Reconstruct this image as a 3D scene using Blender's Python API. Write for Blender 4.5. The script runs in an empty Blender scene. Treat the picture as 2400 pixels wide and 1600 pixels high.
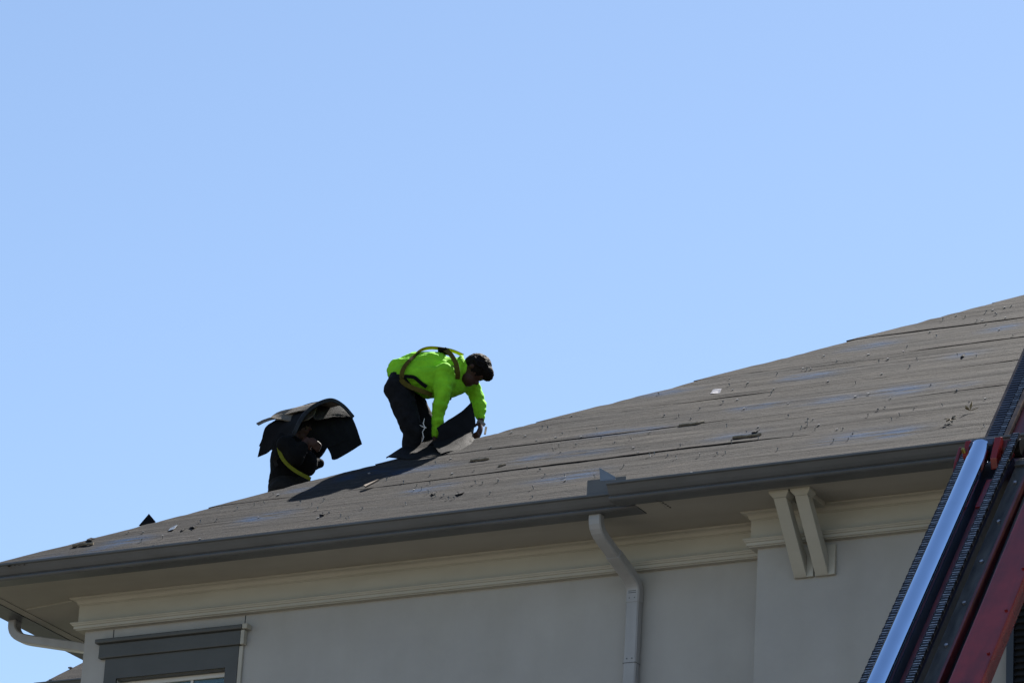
import bpy, bmesh, math, random
import numpy as np
from mathutils import Vector, Matrix, noise as mnoise

SC = bpy.context.scene
random.seed(7)
rad = math.radians

# ------------------------------------------------------------------ camera
F_PX, W_PX, H_PX = 9630.0, 2400.0, 1600.0
CAM = np.array([0.0, 0.0, 1.6])

def cam_axes(yaw, pitch, roll):
    fw = np.array([math.sin(yaw) * math.cos(pitch), math.cos(yaw) * math.cos(pitch), math.sin(pitch)])
    rt = np.array([math.cos(yaw), -math.sin(yaw), 0.0])
    up = np.cross(rt, fw)
    c, s = math.cos(roll), math.sin(roll)
    return c * rt + s * up, -s * rt + c * up, fw
RT, UP, FW = cam_axes(rad(-28.62), rad(21.04), rad(3.31))
cam = bpy.data.cameras.new('camera')
cam_ob = bpy.data.objects.new('camera', cam)
SC.collection.objects.link(cam_ob)
cam.sensor_fit = 'HORIZONTAL'
cam.sensor_width = 36.0
cam.lens = 36.0 * F_PX / W_PX
cam.clip_start = 0.1
cam.clip_end = 5000.0
mw = Matrix((list(RT) + [CAM[0]], list(UP) + [CAM[1]], list(-FW) + [CAM[2]], [0, 0, 0, 1]))
cam_ob.matrix_world = Matrix(((RT[0], UP[0], -FW[0], CAM[0]), (RT[1], UP[1], -FW[1], CAM[1]),
                              (RT[2], UP[2], -FW[2], CAM[2]), (0, 0, 0, 1)))
SC.camera = cam_ob

# ------------------------------------------------------------------ daylight
SUN = np.array([0.03, 0.63, 0.775]); SUN /= np.linalg.norm(SUN)
SUN_EL = math.asin(SUN[2]); SUN_AZ = math.atan2(SUN[0], SUN[1])
wd = bpy.data.worlds.new('World'); SC.world = wd; wd.use_nodes = True
nt = wd.node_tree
bg = nt.nodes['Background']
sky = nt.nodes.new('ShaderNodeTexSky')
sky.sky_type = 'NISHITA'; sky.sun_disc = False
sky.sun_elevation = SUN_EL; sky.sun_rotation = SUN_AZ
sky.altitude = 200.0; sky.air_density = 1.0; sky.dust_density = 0.25; sky.ozone_density = 1.4
nt.links.new(sky.outputs[0], bg.inputs[0])
bg.inputs[1].default_value = 0.05
sl = bpy.data.lights.new('sun', 'SUN'); sl.energy = 5.0; sl.angle = rad(0.53); sl.color = (1.0, 0.95, 0.885)
so = bpy.data.objects.new('sun', sl); SC.collection.objects.link(so)
so.rotation_euler = Vector(SUN).to_track_quat('Z', 'Y').to_euler()
so.location = (0, 60, 60)
SC.view_settings.view_transform = 'Standard'
SC.view_settings.look = 'None'
SC.view_settings.gamma = 1.0
SC.view_settings.use_curve_mapping = False
SC.view_settings.exposure = 1.70
SC.render.engine = 'CYCLES'

# ------------------------------------------------------------------ measuring helpers
def ray(px, py):
    return RT * ((px - 1200.0) / F_PX) - UP * ((py - 800.0) / F_PX) + FW
def on_plane(px, py, n, d):
    r = ray(px, py); n = np.asarray(n, float)
    return CAM + r * ((d - n @ CAM) / (n @ r))
YG, ZG, PT = 23.872, 10.838, 0.61           # gutter lip, its height, roof pitch
XL, YF = -17.755, YG + 0.12                 # roof deck corner
NF = np.array([0, -PT, 1.0]); DF = ZG - PT * YF
NL = np.array([-PT, 0, 1.0]); DL = ZG - PT * XL
def roof_pt(px, py, h=0.0): return on_plane(px, py, NF, DF + h * 1.1714)
def left_pt(px, py): return on_plane(px, py, NL, DL)
VD = np.array([-0.479, 0.878, 0.0])         # horizontal, away from the viewer
class Frame:                                # upright plane through an anchor, seen square on
    def __init__(s, anchor): s.d = float(VD @ anchor)
    def __call__(s, px, py, off=0.0): return on_plane(px, py, VD, s.d + off)

# ------------------------------------------------------------------ materials
MATS = {}
def material(name, col, rough=0.6, metal=0.0, var=0.12, scale=6.0, stretch=(1, 1, 1), bump=0.0, bscale=60.0,
             col2=None, spec=0.5, coat=0.0, speck=None, sub=0.0, dirt=None):
    m = bpy.data.materials.new(name); m.use_nodes = True
    N, L = m.node_tree.nodes, m.node_tree.links
    p = N['Principled BSDF']
    p.inputs['Roughness'].default_value = rough; p.inputs['Metallic'].default_value = metal
    p.inputs['Specular IOR Level'].default_value = spec
    p.inputs['Coat Weight'].default_value = coat
    tc = N.new('ShaderNodeTexCoord'); mp = N.new('ShaderNodeMapping')
    mp.inputs['Scale'].default_value = stretch
    L.new(tc.outputs['Object'], mp.inputs['Vector'])
    n1 = N.new('ShaderNodeTexNoise'); n1.inputs['Scale'].default_value = scale; n1.inputs['Detail'].default_value = 6
    n1.inputs['Roughness'].default_value = 0.6
    L.new(mp.outputs[0], n1.inputs['Vector'])
    cr = N.new('ShaderNodeValToRGB'); c2 = col2 or tuple(c * (1 - var * 2) for c in col)
    cr.color_ramp.elements[0].position = 0.3; cr.color_ramp.elements[1].position = 0.7
    cr.color_ramp.elements[0].color = (*c2, 1)
    cr.color_ramp.elements[1].color = (*tuple(min(1, c * (1 + (0 if col2 else var))) for c in col), 1)
    L.new(n1.outputs['Fac'], cr.inputs[0])
    out = cr.outputs[0]
    if dirt:
        md_ = N.new('ShaderNodeMapping'); md_.inputs['Scale'].default_value = dirt[0]; L.new(tc.outputs['Object'], md_.inputs['Vector'])
        n4 = N.new('ShaderNodeTexNoise'); n4.inputs['Scale'].default_value = 1.0; n4.inputs['Detail'].default_value = 7; L.new(md_.outputs[0], n4.inputs['Vector'])
        r4 = N.new('ShaderNodeValToRGB'); r4.color_ramp.elements[0].position = 0.32; r4.color_ramp.elements[1].position = 0.6
        d_ = 1 - dirt[1]; r4.color_ramp.elements[0].color = (d_, d_, d_ * 0.98, 1); r4.color_ramp.elements[1].color = (1.02, 1.02, 1.02, 1); L.new(n4.outputs['Fac'], r4.inputs[0])
        m4 = N.new('ShaderNodeMix'); m4.data_type = 'RGBA'; m4.blend_type = 'MULTIPLY'; m4.inputs['Factor'].default_value = 1.0
        L.new(out, m4.inputs['A']); L.new(r4.outputs[0], m4.inputs['B']); out = m4.outputs['Result']
    if speck:
        n3 = N.new('ShaderNodeTexNoise'); n3.inputs['Scale'].default_value = speck[1]; n3.inputs['Detail'].default_value = 1
        L.new(mp.outputs[0], n3.inputs['Vector'])
        r3 = N.new('ShaderNodeValToRGB'); r3.color_ramp.elements[0].position = speck[2]; r3.color_ramp.elements[1].position = speck[2] + 0.06
        L.new(n3.outputs['Fac'], r3.inputs[0])
        mx = N.new('ShaderNodeMix'); mx.data_type = 'RGBA'
        L.new(r3.outputs[0], mx.inputs['Factor']); L.new(out, mx.inputs['A']); mx.inputs['B'].default_value = (*speck[0], 1)
        out = mx.outputs['Result']
    L.new(out, p.inputs['Base Color'])
    if bump:
        n2 = N.new('ShaderNodeTexNoise'); n2.inputs['Scale'].default_value = bscale; n2.inputs['Detail'].default_value = 5
        L.new(mp.outputs[0], n2.inputs['Vector'])
        b = N.new('ShaderNodeBump'); b.inputs['Strength'].default_value = bump; b.inputs['Distance'].default_value = 0.01
        L.new(n2.outputs['Fac'], b.inputs['Height']); L.new(b.outputs[0], p.inputs['Normal'])
    if sub:
        p.inputs['Subsurface Weight'].default_value = sub
        p.inputs['Subsurface Radius'].default_value = (0.10, 0.16, 0.03); p.inputs['Subsurface Scale'].default_value = 1.0
    MATS[name] = m
    return m

WALL = material('painted_wall', (0.330, 0.331, 0.328), 0.8, var=0.05, scale=1.3, dirt=((4.0, 4.0, 0.8), 0.025), bump=0.25, bscale=25)
TRIM = material('cream_trim', (0.365, 0.357, 0.318), 0.6, dirt=((1.5, 6.0, 6.0), 0.08), var=0.03, scale=3.0)
SOFF = material('soffit_paint', (0.31, 0.298, 0.268), 0.75, dirt=((1.2, 5.0, 5.0), 0.07), var=0.04, scale=2.0)
GUTT = material('gutter_metal', (0.090, 0.096, 0.104), 0.42, dirt=((2.5, 9.0, 9.0), 0.14), var=0.06, scale=3.0, spec=0.35)
DSPT = material('downspout_metal', (0.30, 0.305, 0.318), 0.4, dirt=((9.0, 9.0, 1.5), 0.12), var=0.04, scale=4.0)
FLASH = material('galvanised_flashing', (0.18, 0.20, 0.22), 0.35, metal=0.5, var=0.06, scale=5)
CASE = material('charcoal_trim', (0.058, 0.062, 0.063), 0.55, dirt=((3.0, 8.0, 8.0), 0.10), var=0.05, scale=4)
SASH = material('white_sash', (0.5, 0.5, 0.49), 0.45, var=0.03)
BLIND = material('blind_vinyl', (0.20, 0.28, 0.30), 0.5, var=0.05)
DARK = material('dark_void', (0.012, 0.013, 0.015), 0.8)
BLACKP = material('black_louver_paint', (0.012, 0.012, 0.013), 0.45)
NAVYP = material('navy_frame_paint', (0.012, 0.017, 0.03), 0.4)
FELTU = material('bare_deck', (0.10, 0.085, 0.07), 0.85, scale=3)
GRND = material('tan_ground', (0.115, 0.10, 0.08), 0.9, var=0.15, scale=0.3, bump=0.3, bscale=20)
LAWN = material('dry_lawn', (0.050, 0.052, 0.026), 0.95, var=0.25, scale=0.4)
RACK = material('blue_grey_rack', (0.06, 0.068, 0.095), 0.3, metal=0.4, var=0.2)
EDGE = material('worn_shingle_edge', (0.022, 0.026, 0.034), 0.7, spec=0.2, var=0.4, scale=14)
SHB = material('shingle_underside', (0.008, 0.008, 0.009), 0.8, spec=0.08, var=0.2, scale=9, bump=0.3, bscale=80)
SHG = material('shingle_granules', (0.026, 0.025, 0.023), 0.9, spec=0.08, var=0.2, scale=10, bump=0.6, bscale=160,
               speck=((0.085, 0.082, 0.075), 240.0, 0.58))
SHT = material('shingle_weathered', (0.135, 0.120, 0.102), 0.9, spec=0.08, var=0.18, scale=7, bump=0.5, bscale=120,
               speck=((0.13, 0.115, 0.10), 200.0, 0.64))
RED = material('red_enamel', (0.21, 0.012, 0.011), 0.26, dirt=((8.0, 1.2, 1.2), 0.45), var=0.15, scale=4, spec=0.5)
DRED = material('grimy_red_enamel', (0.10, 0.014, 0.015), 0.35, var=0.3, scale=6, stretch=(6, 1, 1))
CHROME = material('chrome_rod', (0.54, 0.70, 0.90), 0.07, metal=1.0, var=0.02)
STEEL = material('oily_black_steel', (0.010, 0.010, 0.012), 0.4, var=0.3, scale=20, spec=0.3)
CHAIN = material('greased_chain', (0.62, 0.62, 0.64), 0.35, metal=0.9, var=0.3, scale=30)
NAVYS = material('blue_black_steel', (0.012, 0.016, 0.032), 0.3, var=0.2)
RUST = material('rusty_brown_steel', (0.17, 0.11, 0.075), 0.55, var=0.3, scale=12)
GREASE = material('grimy_grey_steel', (0.05, 0.05, 0.047), 0.4, var=0.4, scale=4, stretch=(5, 1, 1))
BRASS = material('brass_fitting', (0.45, 0.33, 0.08), 0.3, metal=1.0)
SKIN = material('tanned_skin', (0.042, 0.018, 0.012), 0.6, spec=0.25, var=0.1, scale=20)
HAIR = material('black_hair', (0.006, 0.0038, 0.0032), 0.8, var=0.3, scale=60, spec=0.12, bump=0.3, bscale=150)
HIVIS = material('lime_shirt_fabric', (0.25, 0.66, 0.03), 0.8, dirt=((6.0, 6.0, 6.0), 0.28), spec=0.08, col2=(0.165, 0.46, 0.02), scale=7, bump=0.6, bscale=26, sub=0.0)
JEAN = material('dark_denim', (0.010, 0.0108, 0.0135), 0.9, spec=0.08, var=0.25, scale=16, bump=0.4, bscale=60)
BLKCL = material('black_cloth', (0.006, 0.006, 0.0065), 0.95, spec=0.08, var=0.2, scale=12, bump=0.4, bscale=40)
GREYCL = material('charcoal_cloth', (0.015, 0.014, 0.0135), 0.95, spec=0.08, var=0.2, scale=14, bump=0.4, bscale=40)
BOOT = material('boot_leather', (0.05, 0.03, 0.018), 0.7)
WEBY = material('yellow_webbing', (0.34, 0.23, 0.012), 0.7, spec=0.08, var=0.1, scale=40)
WEBO = material('olive_webbing', (0.075, 0.063, 0.012), 0.8, spec=0.08, var=0.15, scale=40)
WEBG = material('lime_webbing', (0.15, 0.16, 0.018), 0.8, spec=0.08, var=0.1, scale=40)
THREAD = material('frayed_white_thread', (0.6, 0.6, 0.6), 0.9)
NAIL = material('galvanised_nail', (0.20, 0.195, 0.19), 0.45, metal=0.3, var=0.15)
CAPM = material('pale_plastic_cap', (0.16, 0.16, 0.165), 0.6, var=0.12)
WOOD = material('split_wood', (0.17, 0.125, 0.085), 0.85, var=0.2, scale=30, stretch=(1, 6, 1))
BARK = material('weathered_stick', (0.22, 0.185, 0.14), 0.9, spec=0.08, var=0.3, scale=40)
LEAFM = material('dry_leaf', (0.22, 0.15, 0.06), 0.8, var=0.25, scale=40)
LABELM = material('grey_tin', (0.17, 0.165, 0.18), 0.5, metal=0.4, var=0.1)
GLOVE = material('pale_glove_cuff', (0.22, 0.20, 0.19), 0.85)

def glass_material():
    m = bpy.data.materials.new('window_glass'); m.use_nodes = True
    N, L = m.node_tree.nodes, m.node_tree.links
    N.remove(N['Principled BSDF'])
    t = N.new('ShaderNodeBsdfTransparent'); t.inputs[0].default_value = (0.80, 0.92, 0.92, 1)
    g = N.new('ShaderNodeBsdfGlossy'); g.inputs['Roughness'].default_value = 0.02
    f = N.new('ShaderNodeFresnel'); f.inputs[0].default_value = 1.52
    mx = N.new('ShaderNodeMixShader'); L.new(f.outputs[0], mx.inputs[0]); L.new(t.outputs[0], mx.inputs[1]); L.new(g.outputs[0], mx.inputs[2])
    L.new(mx.outputs[0], N['Material Output'].inputs[0])
    return m
GLASS = glass_material()

def felt_material():
    m = bpy.data.materials.new('weathered_roof_felt'); m.use_nodes = True
    N, L = m.node_tree.nodes, m.node_tree.links
    p = N['Principled BSDF']; p.inputs['Roughness'].default_value = 0.9; p.inputs['Specular IOR Level'].default_value = 0.04
    tc = N.new('ShaderNodeTexCoord')
    def mapped(sc):
        mp = N.new('ShaderNodeMapping'); mp.inputs['Scale'].default_value = sc; L.new(tc.outputs['Object'], mp.inputs['Vector']); return mp.outputs[0]
    def nz(vec, scale, detail=5, rough=0.6, dist=0.0):
        n = N.new('ShaderNodeTexNoise'); n.inputs['Scale'].default_value = scale; n.inputs['Detail'].default_value = detail
        n.inputs['Roughness'].default_value = rough; n.inputs['Distortion'].default_value = dist
        L.new(vec, n.inputs['Vector']); return n.outputs['Fac']
    def ramp(fac, stops):
        r = N.new('ShaderNodeValToRGB')
        while len(r.color_ramp.elements) < len(stops): r.color_ramp.elements.new(0.5)
        for e, (po, c) in zip(r.color_ramp.elements, stops): e.position = po; e.color = (*c, 1)
        L.new(fac, r.inputs[0]); return r.outputs[0]
    def mix(a, b, fac, mode='MIX'):
        x = N.new('ShaderNodeMix'); x.data_type = 'RGBA'; x.blend_type = mode
        for s, v in (('A', a), ('B', b)):
            if isinstance(v, tuple): x.inputs[s].default_value = (*v, 1)
            else: L.new(v, x.inputs[s])
        if isinstance(fac, float): x.inputs['Factor'].default_value = fac
        else: L.new(fac, x.inputs['Factor'])
        return x.outputs['Result']
    streak = mapped((0.35, 9.0, 9.0)); mid = mapped((1.0, 3.0, 3.0)); fine = mapped((1, 1, 1))
    c = ramp(nz(streak, 2.2, 7), [(0.30, (0.0185, 0.0172, 0.0165)), (0.5, (0.0305, 0.0288, 0.0274)), (0.72, (0.048, 0.0444, 0.0410))])
    c = mix(c, (0.029, 0.0285, 0.0285), ramp(nz(mid, 0.8, 3), [(0.45, (0, 0, 0)), (0.65, (0.6, 0.6, 0.6))]))
    c = mix(c, (0.066, 0.058, 0.050), ramp(nz(mapped((1, 1.6, 1.6)), 3.2, 6, 0.7), [(0.56, (0, 0, 0)), (0.74, (0.7, 0.7, 0.7))]))
    c = mix(c, ramp(nz(mapped((0.6, 1, 1)), 34.0, 4, 0.7), [(0.30, (0.62, 0.62, 0.62)), (0.70, (1.32, 1.32, 1.32))]), 0.8, 'MULTIPLY')
    c = mix(c, ramp(nz(fine, 140.0, 2), [(0.3, (0.55, 0.55, 0.55)), (0.7, (1.35, 1.35, 1.35))]), 0.55, 'MULTIPLY')
    c = mix(c, (0.0185, 0.019, 0.0205), ramp(nz(mapped((0.9, 1.6, 1.6)), 1.1, 6, 0.7), [(0.46, (0, 0, 0)), (0.66, (0.75, 0.75, 0.75))]))
    crease_shade = nz(mapped((0.26, 16.0, 16.0)), 2.4, 4, 0.55, 0.5)
    crease_shade = nz(mapped((0.32, 13.0, 13.0)), 2.4, 5, 0.6, 1.1)
    c = mix(c, (0.006, 0.0055, 0.005), ramp(crease_shade, [(0.315, (0.85, 0.85, 0.85)), (0.36, (0, 0, 0))]))  # wrinkle shadows painted into the felt colour as thin dark lines
    short = nz(mapped((0.7, 26.0, 26.0)), 3.1, 3, 0.5, 0.3)
    c = mix(c, (0.007, 0.0065, 0.006), ramp(short, [(0.29, (0.9, 0.9, 0.9)), (0.325, (0, 0, 0))]))
    at = N.new('ShaderNodeAttribute'); at.attribute_name = 'print'
    pn = ramp(nz(mapped((1.2, 7.0, 7.0)), 3.0, 5), [(0.38, (0, 0, 0)), (0.54, (1, 1, 1))])
    pm = N.new('ShaderNodeMath'); pm.operation = 'MULTIPLY'; L.new(at.outputs['Fac'], pm.inputs[0]); L.new(pn, pm.inputs[1])
    c = mix(c, (0.006, 0.042, 0.112), pm.outputs[0])
    L.new(c, p.inputs['Base Color'])
    hsum = N.new('ShaderNodeMath'); hsum.operation = 'ADD'
    hm = N.new('ShaderNodeMath'); hm.operation = 'MULTIPLY'; hm.inputs[1].default_value = 2.0
    L.new(nz(mapped((0.5, 6.0, 6.0)), 2.0, 6, 0.65, 1.4), hm.inputs[0]); L.new(hm.outputs[0], hsum.inputs[0])
    L.new(nz(mapped((2, 3, 3)), 12.0, 5, 0.65, 0.8), hsum.inputs[1])
    b = N.new('ShaderNodeBump'); b.inputs['Strength'].default_value = 0.55; b.inputs['Distance'].default_value = 0.010
    L.new(hsum.outputs[0], b.inputs['Height']); L.new(b.outputs[0], p.inputs['Normal'])
    return m
FELT = felt_material()

# ------------------------------------------------------------------ object helpers
COL = SC.collection
ORIG = {}
def tag(o, label=None, cat=None, group=None, kind=None):
    if label: o['label'] = label
    if cat: o['category'] = cat
    if group: o['group'] = group
    if kind: o['kind'] = kind
    return o
def empty(name, loc, label=None, cat=None, group=None):
    o = bpy.data.objects.new(name, None); COL.objects.link(o); o.location = loc; o.empty_display_size = 0.2
    ORIG[o.name] = np.array(loc, float)
    return tag(o, label, cat, group)

class MB:
    def __init__(s): s.v = []; s.f = []; s.sm = False; s.mi = []
    def add(s, vs, fs, mi=0):
        b = len(s.v); s.v += [tuple(map(float, q)) for q in vs]; s.f += [tuple(b + i for i in f) for f in fs]; s.mi += [mi] * len(fs)
        return s
    def box(s, x0, x1, y0, y1, z0, z1):
        return s.add([(x0, y0, z0), (x1, y0, z0), (x1, y1, z0), (x0, y1, z0), (x0, y0, z1), (x1, y0, z1), (x1, y1, z1), (x0, y1, z1)],
                     [(0, 3, 2, 1), (4, 5, 6, 7), (0, 1, 5, 4), (1, 2, 6, 5), (2, 3, 7, 6), (3, 0, 4, 7)])
    def obox(s, o, a, b, c):
        """box from corner o along vectors a, b, c"""
        o, a, b, c = (np.asarray(q, float) for q in (o, a, b, c))
        if np.dot(np.cross(a, b), c) < 0: a, b = b, a
        return s.add([o, o + a, o + a + b, o + b, o + c, o + a + c, o + a + b + c, o + b + c],
                     [(0, 3, 2, 1), (4, 5, 6, 7), (0, 1, 5, 4), (1, 2, 6, 5), (2, 3, 7, 6), (3, 0, 4, 7)])
    def prism(s, poly, ext):
        """planar 3D polygon extruded by ext"""
        n = len(poly); P = [np.asarray(q, float) for q in poly]; e = np.asarray(ext, float)
        nrm = sum((np.cross(P[i], P[(i + 1) % n]) for i in range(n)), np.zeros(3))
        if nrm @ e > 0: P = P[::-1]
        return s.add(P + [q + e for q in P], [tuple(range(n)), tuple(range(2 * n - 1, n - 1, -1))] +
                     [(i, n + i, n + (i + 1) % n, (i + 1) % n) for i in range(n)])
    def tube(s, pts, rads, seg=10, caps=True, ry=None):
        pts = [np.asarray(q, float) for q in pts]; n = len(pts)
        if not hasattr(rads, '__len__'): rads = [rads] * n
        b = []
        t0 = pts[1] - pts[0]; t0 /= np.linalg.norm(t0)
        ref = np.array([0, 0, 1.0]) if abs(t0[2]) < 0.9 else np.array([1.0, 0, 0])
        u = np.cross(t0, ref); u /= np.linalg.norm(u)
        vs = []
        for i in range(n):
            t = pts[min(i + 1, n - 1)] - pts[max(i - 1, 0)]; t = t / np.linalg.norm(t)
            u = u - t * (u @ t); u /= np.linalg.norm(u); w = np.cross(t, u)
            for k in range(seg):
                a = 2 * math.pi * k / seg
                vs.append(pts[i] + rads[i] * (math.cos(a) * u + math.sin(a) * w))
        fs = [(i * seg + k, i * seg + (k + 1) % seg, (i + 1) * seg + (k + 1) % seg, (i + 1) * seg + k) for i in range(n - 1) for k in range(seg)]
        if caps: fs += [tuple(range(seg - 1, -1, -1)), tuple(range((n - 1) * seg, n * seg))]
        return s.add(vs, fs)
    def sweep(s, prof, stations, closed=True):
        """prof: list of (d,z); stations: functions d -> (x,y)"""
        n = len(prof); vs = []
        for st in stations: vs += [(*st(d), z) for d, z in prof]
        m = len(stations); r = n if closed else n - 1
        fs = [(i * n + k, (i + 1) * n + k, (i + 1) * n + (k + 1) % n, i * n + (k + 1) % n) for i in range(m - 1) for k in range(r)]
        if closed: fs += [tuple(range(n)), tuple(range(m * n - 1, (m - 1) * n - 1, -1))]
        return s.add(vs, fs)
    def grid(s, G, thick=0.0):
        """G[i][j] 3D points; thick along the grid normal"""
        G = np.asarray(G, float); m, n = G.shape[:2]
        vs = [tuple(q) for q in G.reshape(-1, 3)]
        fs = [(i * n + j, i * n + j + 1, (i + 1) * n + j + 1, (i + 1) * n + j) for i in range(m - 1) for j in range(n - 1)]
        if not thick: return s.add(vs, fs)
        gu = np.gradient(G, axis=0); gv = np.gradient(G, axis=1)
        nn = np.cross(gv, gu); nn /= np.linalg.norm(nn, axis=2, keepdims=True) + 1e-12
        B = (G - nn * thick).reshape(-1, 3); o = m * n
        s.add(vs + [tuple(q) for q in B], fs, 0)
        k = len(fs)
        b0 = len(s.v) - 2 * o
        ex = [tuple(o + i for i in f[::-1]) for f in fs]
        rim = [(j, j + 1) for j in range(n - 1)] + [(i * n + n - 1, (i + 1) * n + n - 1) for i in range(m - 1)] + \
              [((m - 1) * n + j + 1, (m - 1) * n + j) for j in range(n - 2, -1, -1)] + [((i + 1) * n, i * n) for i in range(m - 2, -1, -1)]
        s.f += [tuple(b0 + i for i in f) for f in ex]; s.mi += [1] * len(ex)
        s.f += [(b0 + b, b0 + a, b0 + a + o, b0 + b + o) for a, b in rim]; s.mi += [1] * len(rim)
        return s
    def build(s, name, mat, parent=None, smooth=False, bevel=0.0, sharp=None, fix=False):
        root = parent
        while root is not None and root.parent is not None: root = root.parent
        o0 = ORIG.get(root.name, np.zeros(3)) if root is not None else getattr(s, 'origin', np.zeros(3))
        me = bpy.data.meshes.new(name)
        me.from_pydata([tuple(np.array(q) - o0) for q in s.v], [], s.f)
        for mm in (mat if isinstance(mat, (list, tuple)) else [mat]): me.materials.append(mm)
        if isinstance(mat, (list, tuple)): me.polygons.foreach_set('material_index', s.mi)
        if fix or bevel:
            bm = bmesh.new(); bm.from_mesh(me); bmesh.ops.recalc_face_normals(bm, faces=bm.faces)
            if bevel:
                es = [e for e in bm.edges if len(e.link_faces) == 2 and e.calc_face_angle(0) > 0.6]
                bmesh.ops.bevel(bm, geom=es, offset=bevel, segments=2, affect='EDGES', profile=0.6, clamp_overlap=True)
            bm.to_mesh(me); bm.free()
        if smooth:
            me.polygons.foreach_set('use_smooth', [True] * len(me.polygons))
            if sharp: me.set_sharp_from_angle(angle=rad(sharp))
        me.update()
        o = bpy.data.objects.new(name, me); COL.objects.link(o)
        if parent is not None: o.parent = parent
        else: o.location = tuple(o0)
        return o

def thing(mb, name, mat, label, cat, group=None, **kw):
    c = np.mean(np.array(mb.v), axis=0); mb.origin = c
    o = mb.build(name, mat, None, **kw)
    return tag(o, label, cat, group)

# ------------------------------------------------------------------ ground
g = MB().box(-1500, 1500, -1500, 2500, -0.5, 0.0)
tag(g.build('ground', LAWN), kind='structure')
g = MB().box(-70, 70, -60, YG - 3.0, 0.0, 0.004)
tag(g.build('pavement', GRND), kind='structure')

# ------------------------------------------------------------------ apartment building
B = empty('apartment_building', (-11.0, YG + 0.685, 0.0),
          'pale grey apartment building with cream eaves and a stripped hip roof', 'building')
XE, YE = 12.0, YF + 20.0
Y = lambda d: YG + d
Z = lambda d: ZG + d
# walls
WX, WY = -16.90, Y(0.685)
WIN = (-16.574, -15.624, Z(-2.35), Z(-0.758))
w = MB()
w.box(WX, WIN[0], WY, WY + 0.2, 0, Z(-0.104)); w.box(WIN[1], XE - 0.9, WY, WY + 0.2, 0, Z(-0.104))
w.box(WIN[0], WIN[1], WY, WY + 0.2, 0, WIN[2]); w.box(WIN[0], WIN[1], WY, WY + 0.2, WIN[3], Z(-0.104))
w.box(WX, WX + 0.2, WY + 0.2, YE - 0.9, 0, Z(-0.104)); w.box(XE - 1.1, XE - 0.9, WY + 0.2, YE - 0.9, 0, Z(-0.104))
w.box(WX + 0.2, XE - 1.1, YE - 1.1, YE - 0.9, 0, Z(-0.104))
WALLO = w.build('wall', WALL, B)
BX, BY = -11.27, Y(0.462)
MB().box(BX, XE - 0.6, BY, WY - 0.001, 0, Z(-0.104)).build('wall', WALL, B, bevel=0.004)
for xx, zz0, zz1 in ((-16.645, -0.366, -0.452), (-15.496, -0.366, -0.452)):
    MB().box(xx - 0.003, xx + 0.003, WY - 0.002, WY + 0.01, Z(zz1), Z(zz0)).build('panel_joint', DARK, WALLO)

def L_st(xc, yc, xe, ye):
    return [lambda d: (xc + d, ye), lambda d: (xc + d, yc + d), lambda d: (xe, yc + d)]
# frieze boards, crown and band mouldings: d measured inwards from the crown's outer edge
def cornice(xc, yc, xe, ye):
    # crown
    cr = [(0, -0.1135), (0, -0.121), (0.006, -0.124)]
    for k in range(7):
        a = k / 6 * math.pi / 2
        cr.append((0.010 + 0.036 * math.sin(a), -0.126 - 0.028 * (1 - math.cos(a))))
    cr += [(0.046, -0.160), (0.053, -0.161), (0.053, -0.168), (0.075, -0.168), (0.075, -0.1135)]
    m = MB().sweep([(d, Z(z)) for d, z in cr], L_st(xc, yc, xe, ye)); m.build('crown_molding', TRIM, B, fix=True)
    fr = [(0.058, -0.1682), (0.058, -0.303), (0.12, -0.303), (0.12, -0.1682)]
    f = MB().sweep([(d, Z(z)) for d, z in fr], L_st(xc, yc, xe, ye)); f.build('frieze_board', TRIM, B, fix=True)
    bd = [(0.018, -0.3032), (0.014, -0.309), (0.018, -0.316), (0.024, -0.319), (0.027, -0.327), (0.032, -0.330), (0.037, -0.332),
          (0.037, -0.352), (0.050, -0.354), (0.050, -0.360), (0.12, -0.360), (0.12, -0.3032)]
    b = MB().sweep([(d, Z(z)) for d, z in bd], L_st(xc, yc, xe, ye)); b.build('band_molding', TRIM, B, fix=True)
cornice(-17.005, Y(0.585), BX - 0.003, YE - 1.0)
cornice(-11.365, Y(0.365), XE - 0.5, WY - 0.004)

# soffit
s = MB().box(-17.69, XE - 0.02, Y(0.19), Y(0.72), Z(-0.113), Z(-0.10)).box(-17.69, -16.85, Y(0.72), YE - 0.2, Z(-0.113), Z(-0.10))
s.box(-11.99, XE - 0.02, Y(-0.012), Y(0.19), Z(-0.113), Z(-0.10))
SOF = s.build('soffit', SOFF, B)
MB().box(-17.688, -17.60, Y(0.195), YE - 0.3, Z(-0.124), Z(-0.1132)).build('eave_trim', GUTT, B)
MB().box(-17.597, -17.52, Y(0.195), YE - 0.3, Z(-0.119), Z(-0.1132)).build('eave_trim', SOFF, B)
p0 = np.array([-17.49, Y(0.737), Z(-0.1195)]); p1 = np.array([-17.02, Y(0.660), Z(-0.1195)])
dd = p1 - p0; sd = np.array([dd[1], -dd[0], 0]) / np.linalg.norm(dd) * 0.016
MB().obox(p0, dd, sd, (0, 0, 0.006)).build('soffit_batten', TRIM, SOF)
vt = MB()
for k in range(5):
    c = on_plane(1549 + k * 5.4, 1174 + k * 3.6, (0, 0, 1), Z(-0.1138))
    vt.box(c[0] - 0.006, c[0] + 0.006, c[1] - 0.008, c[1] + 0.008, Z(-0.1150), Z(-0.1132))
vt.build('vent_slot', DARK, SOF)
c0 = on_plane(1538, 1172, (0, 0, 1), Z(-0.115)); c1 = on_plane(1558, 1191, (0, 0, 1), Z(-0.115))
MB().obox(c0, (0.012, 0, 0), c1 - c0, (0, 0, 0.003)).build('soffit_batten', SOFF, SOF)

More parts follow.
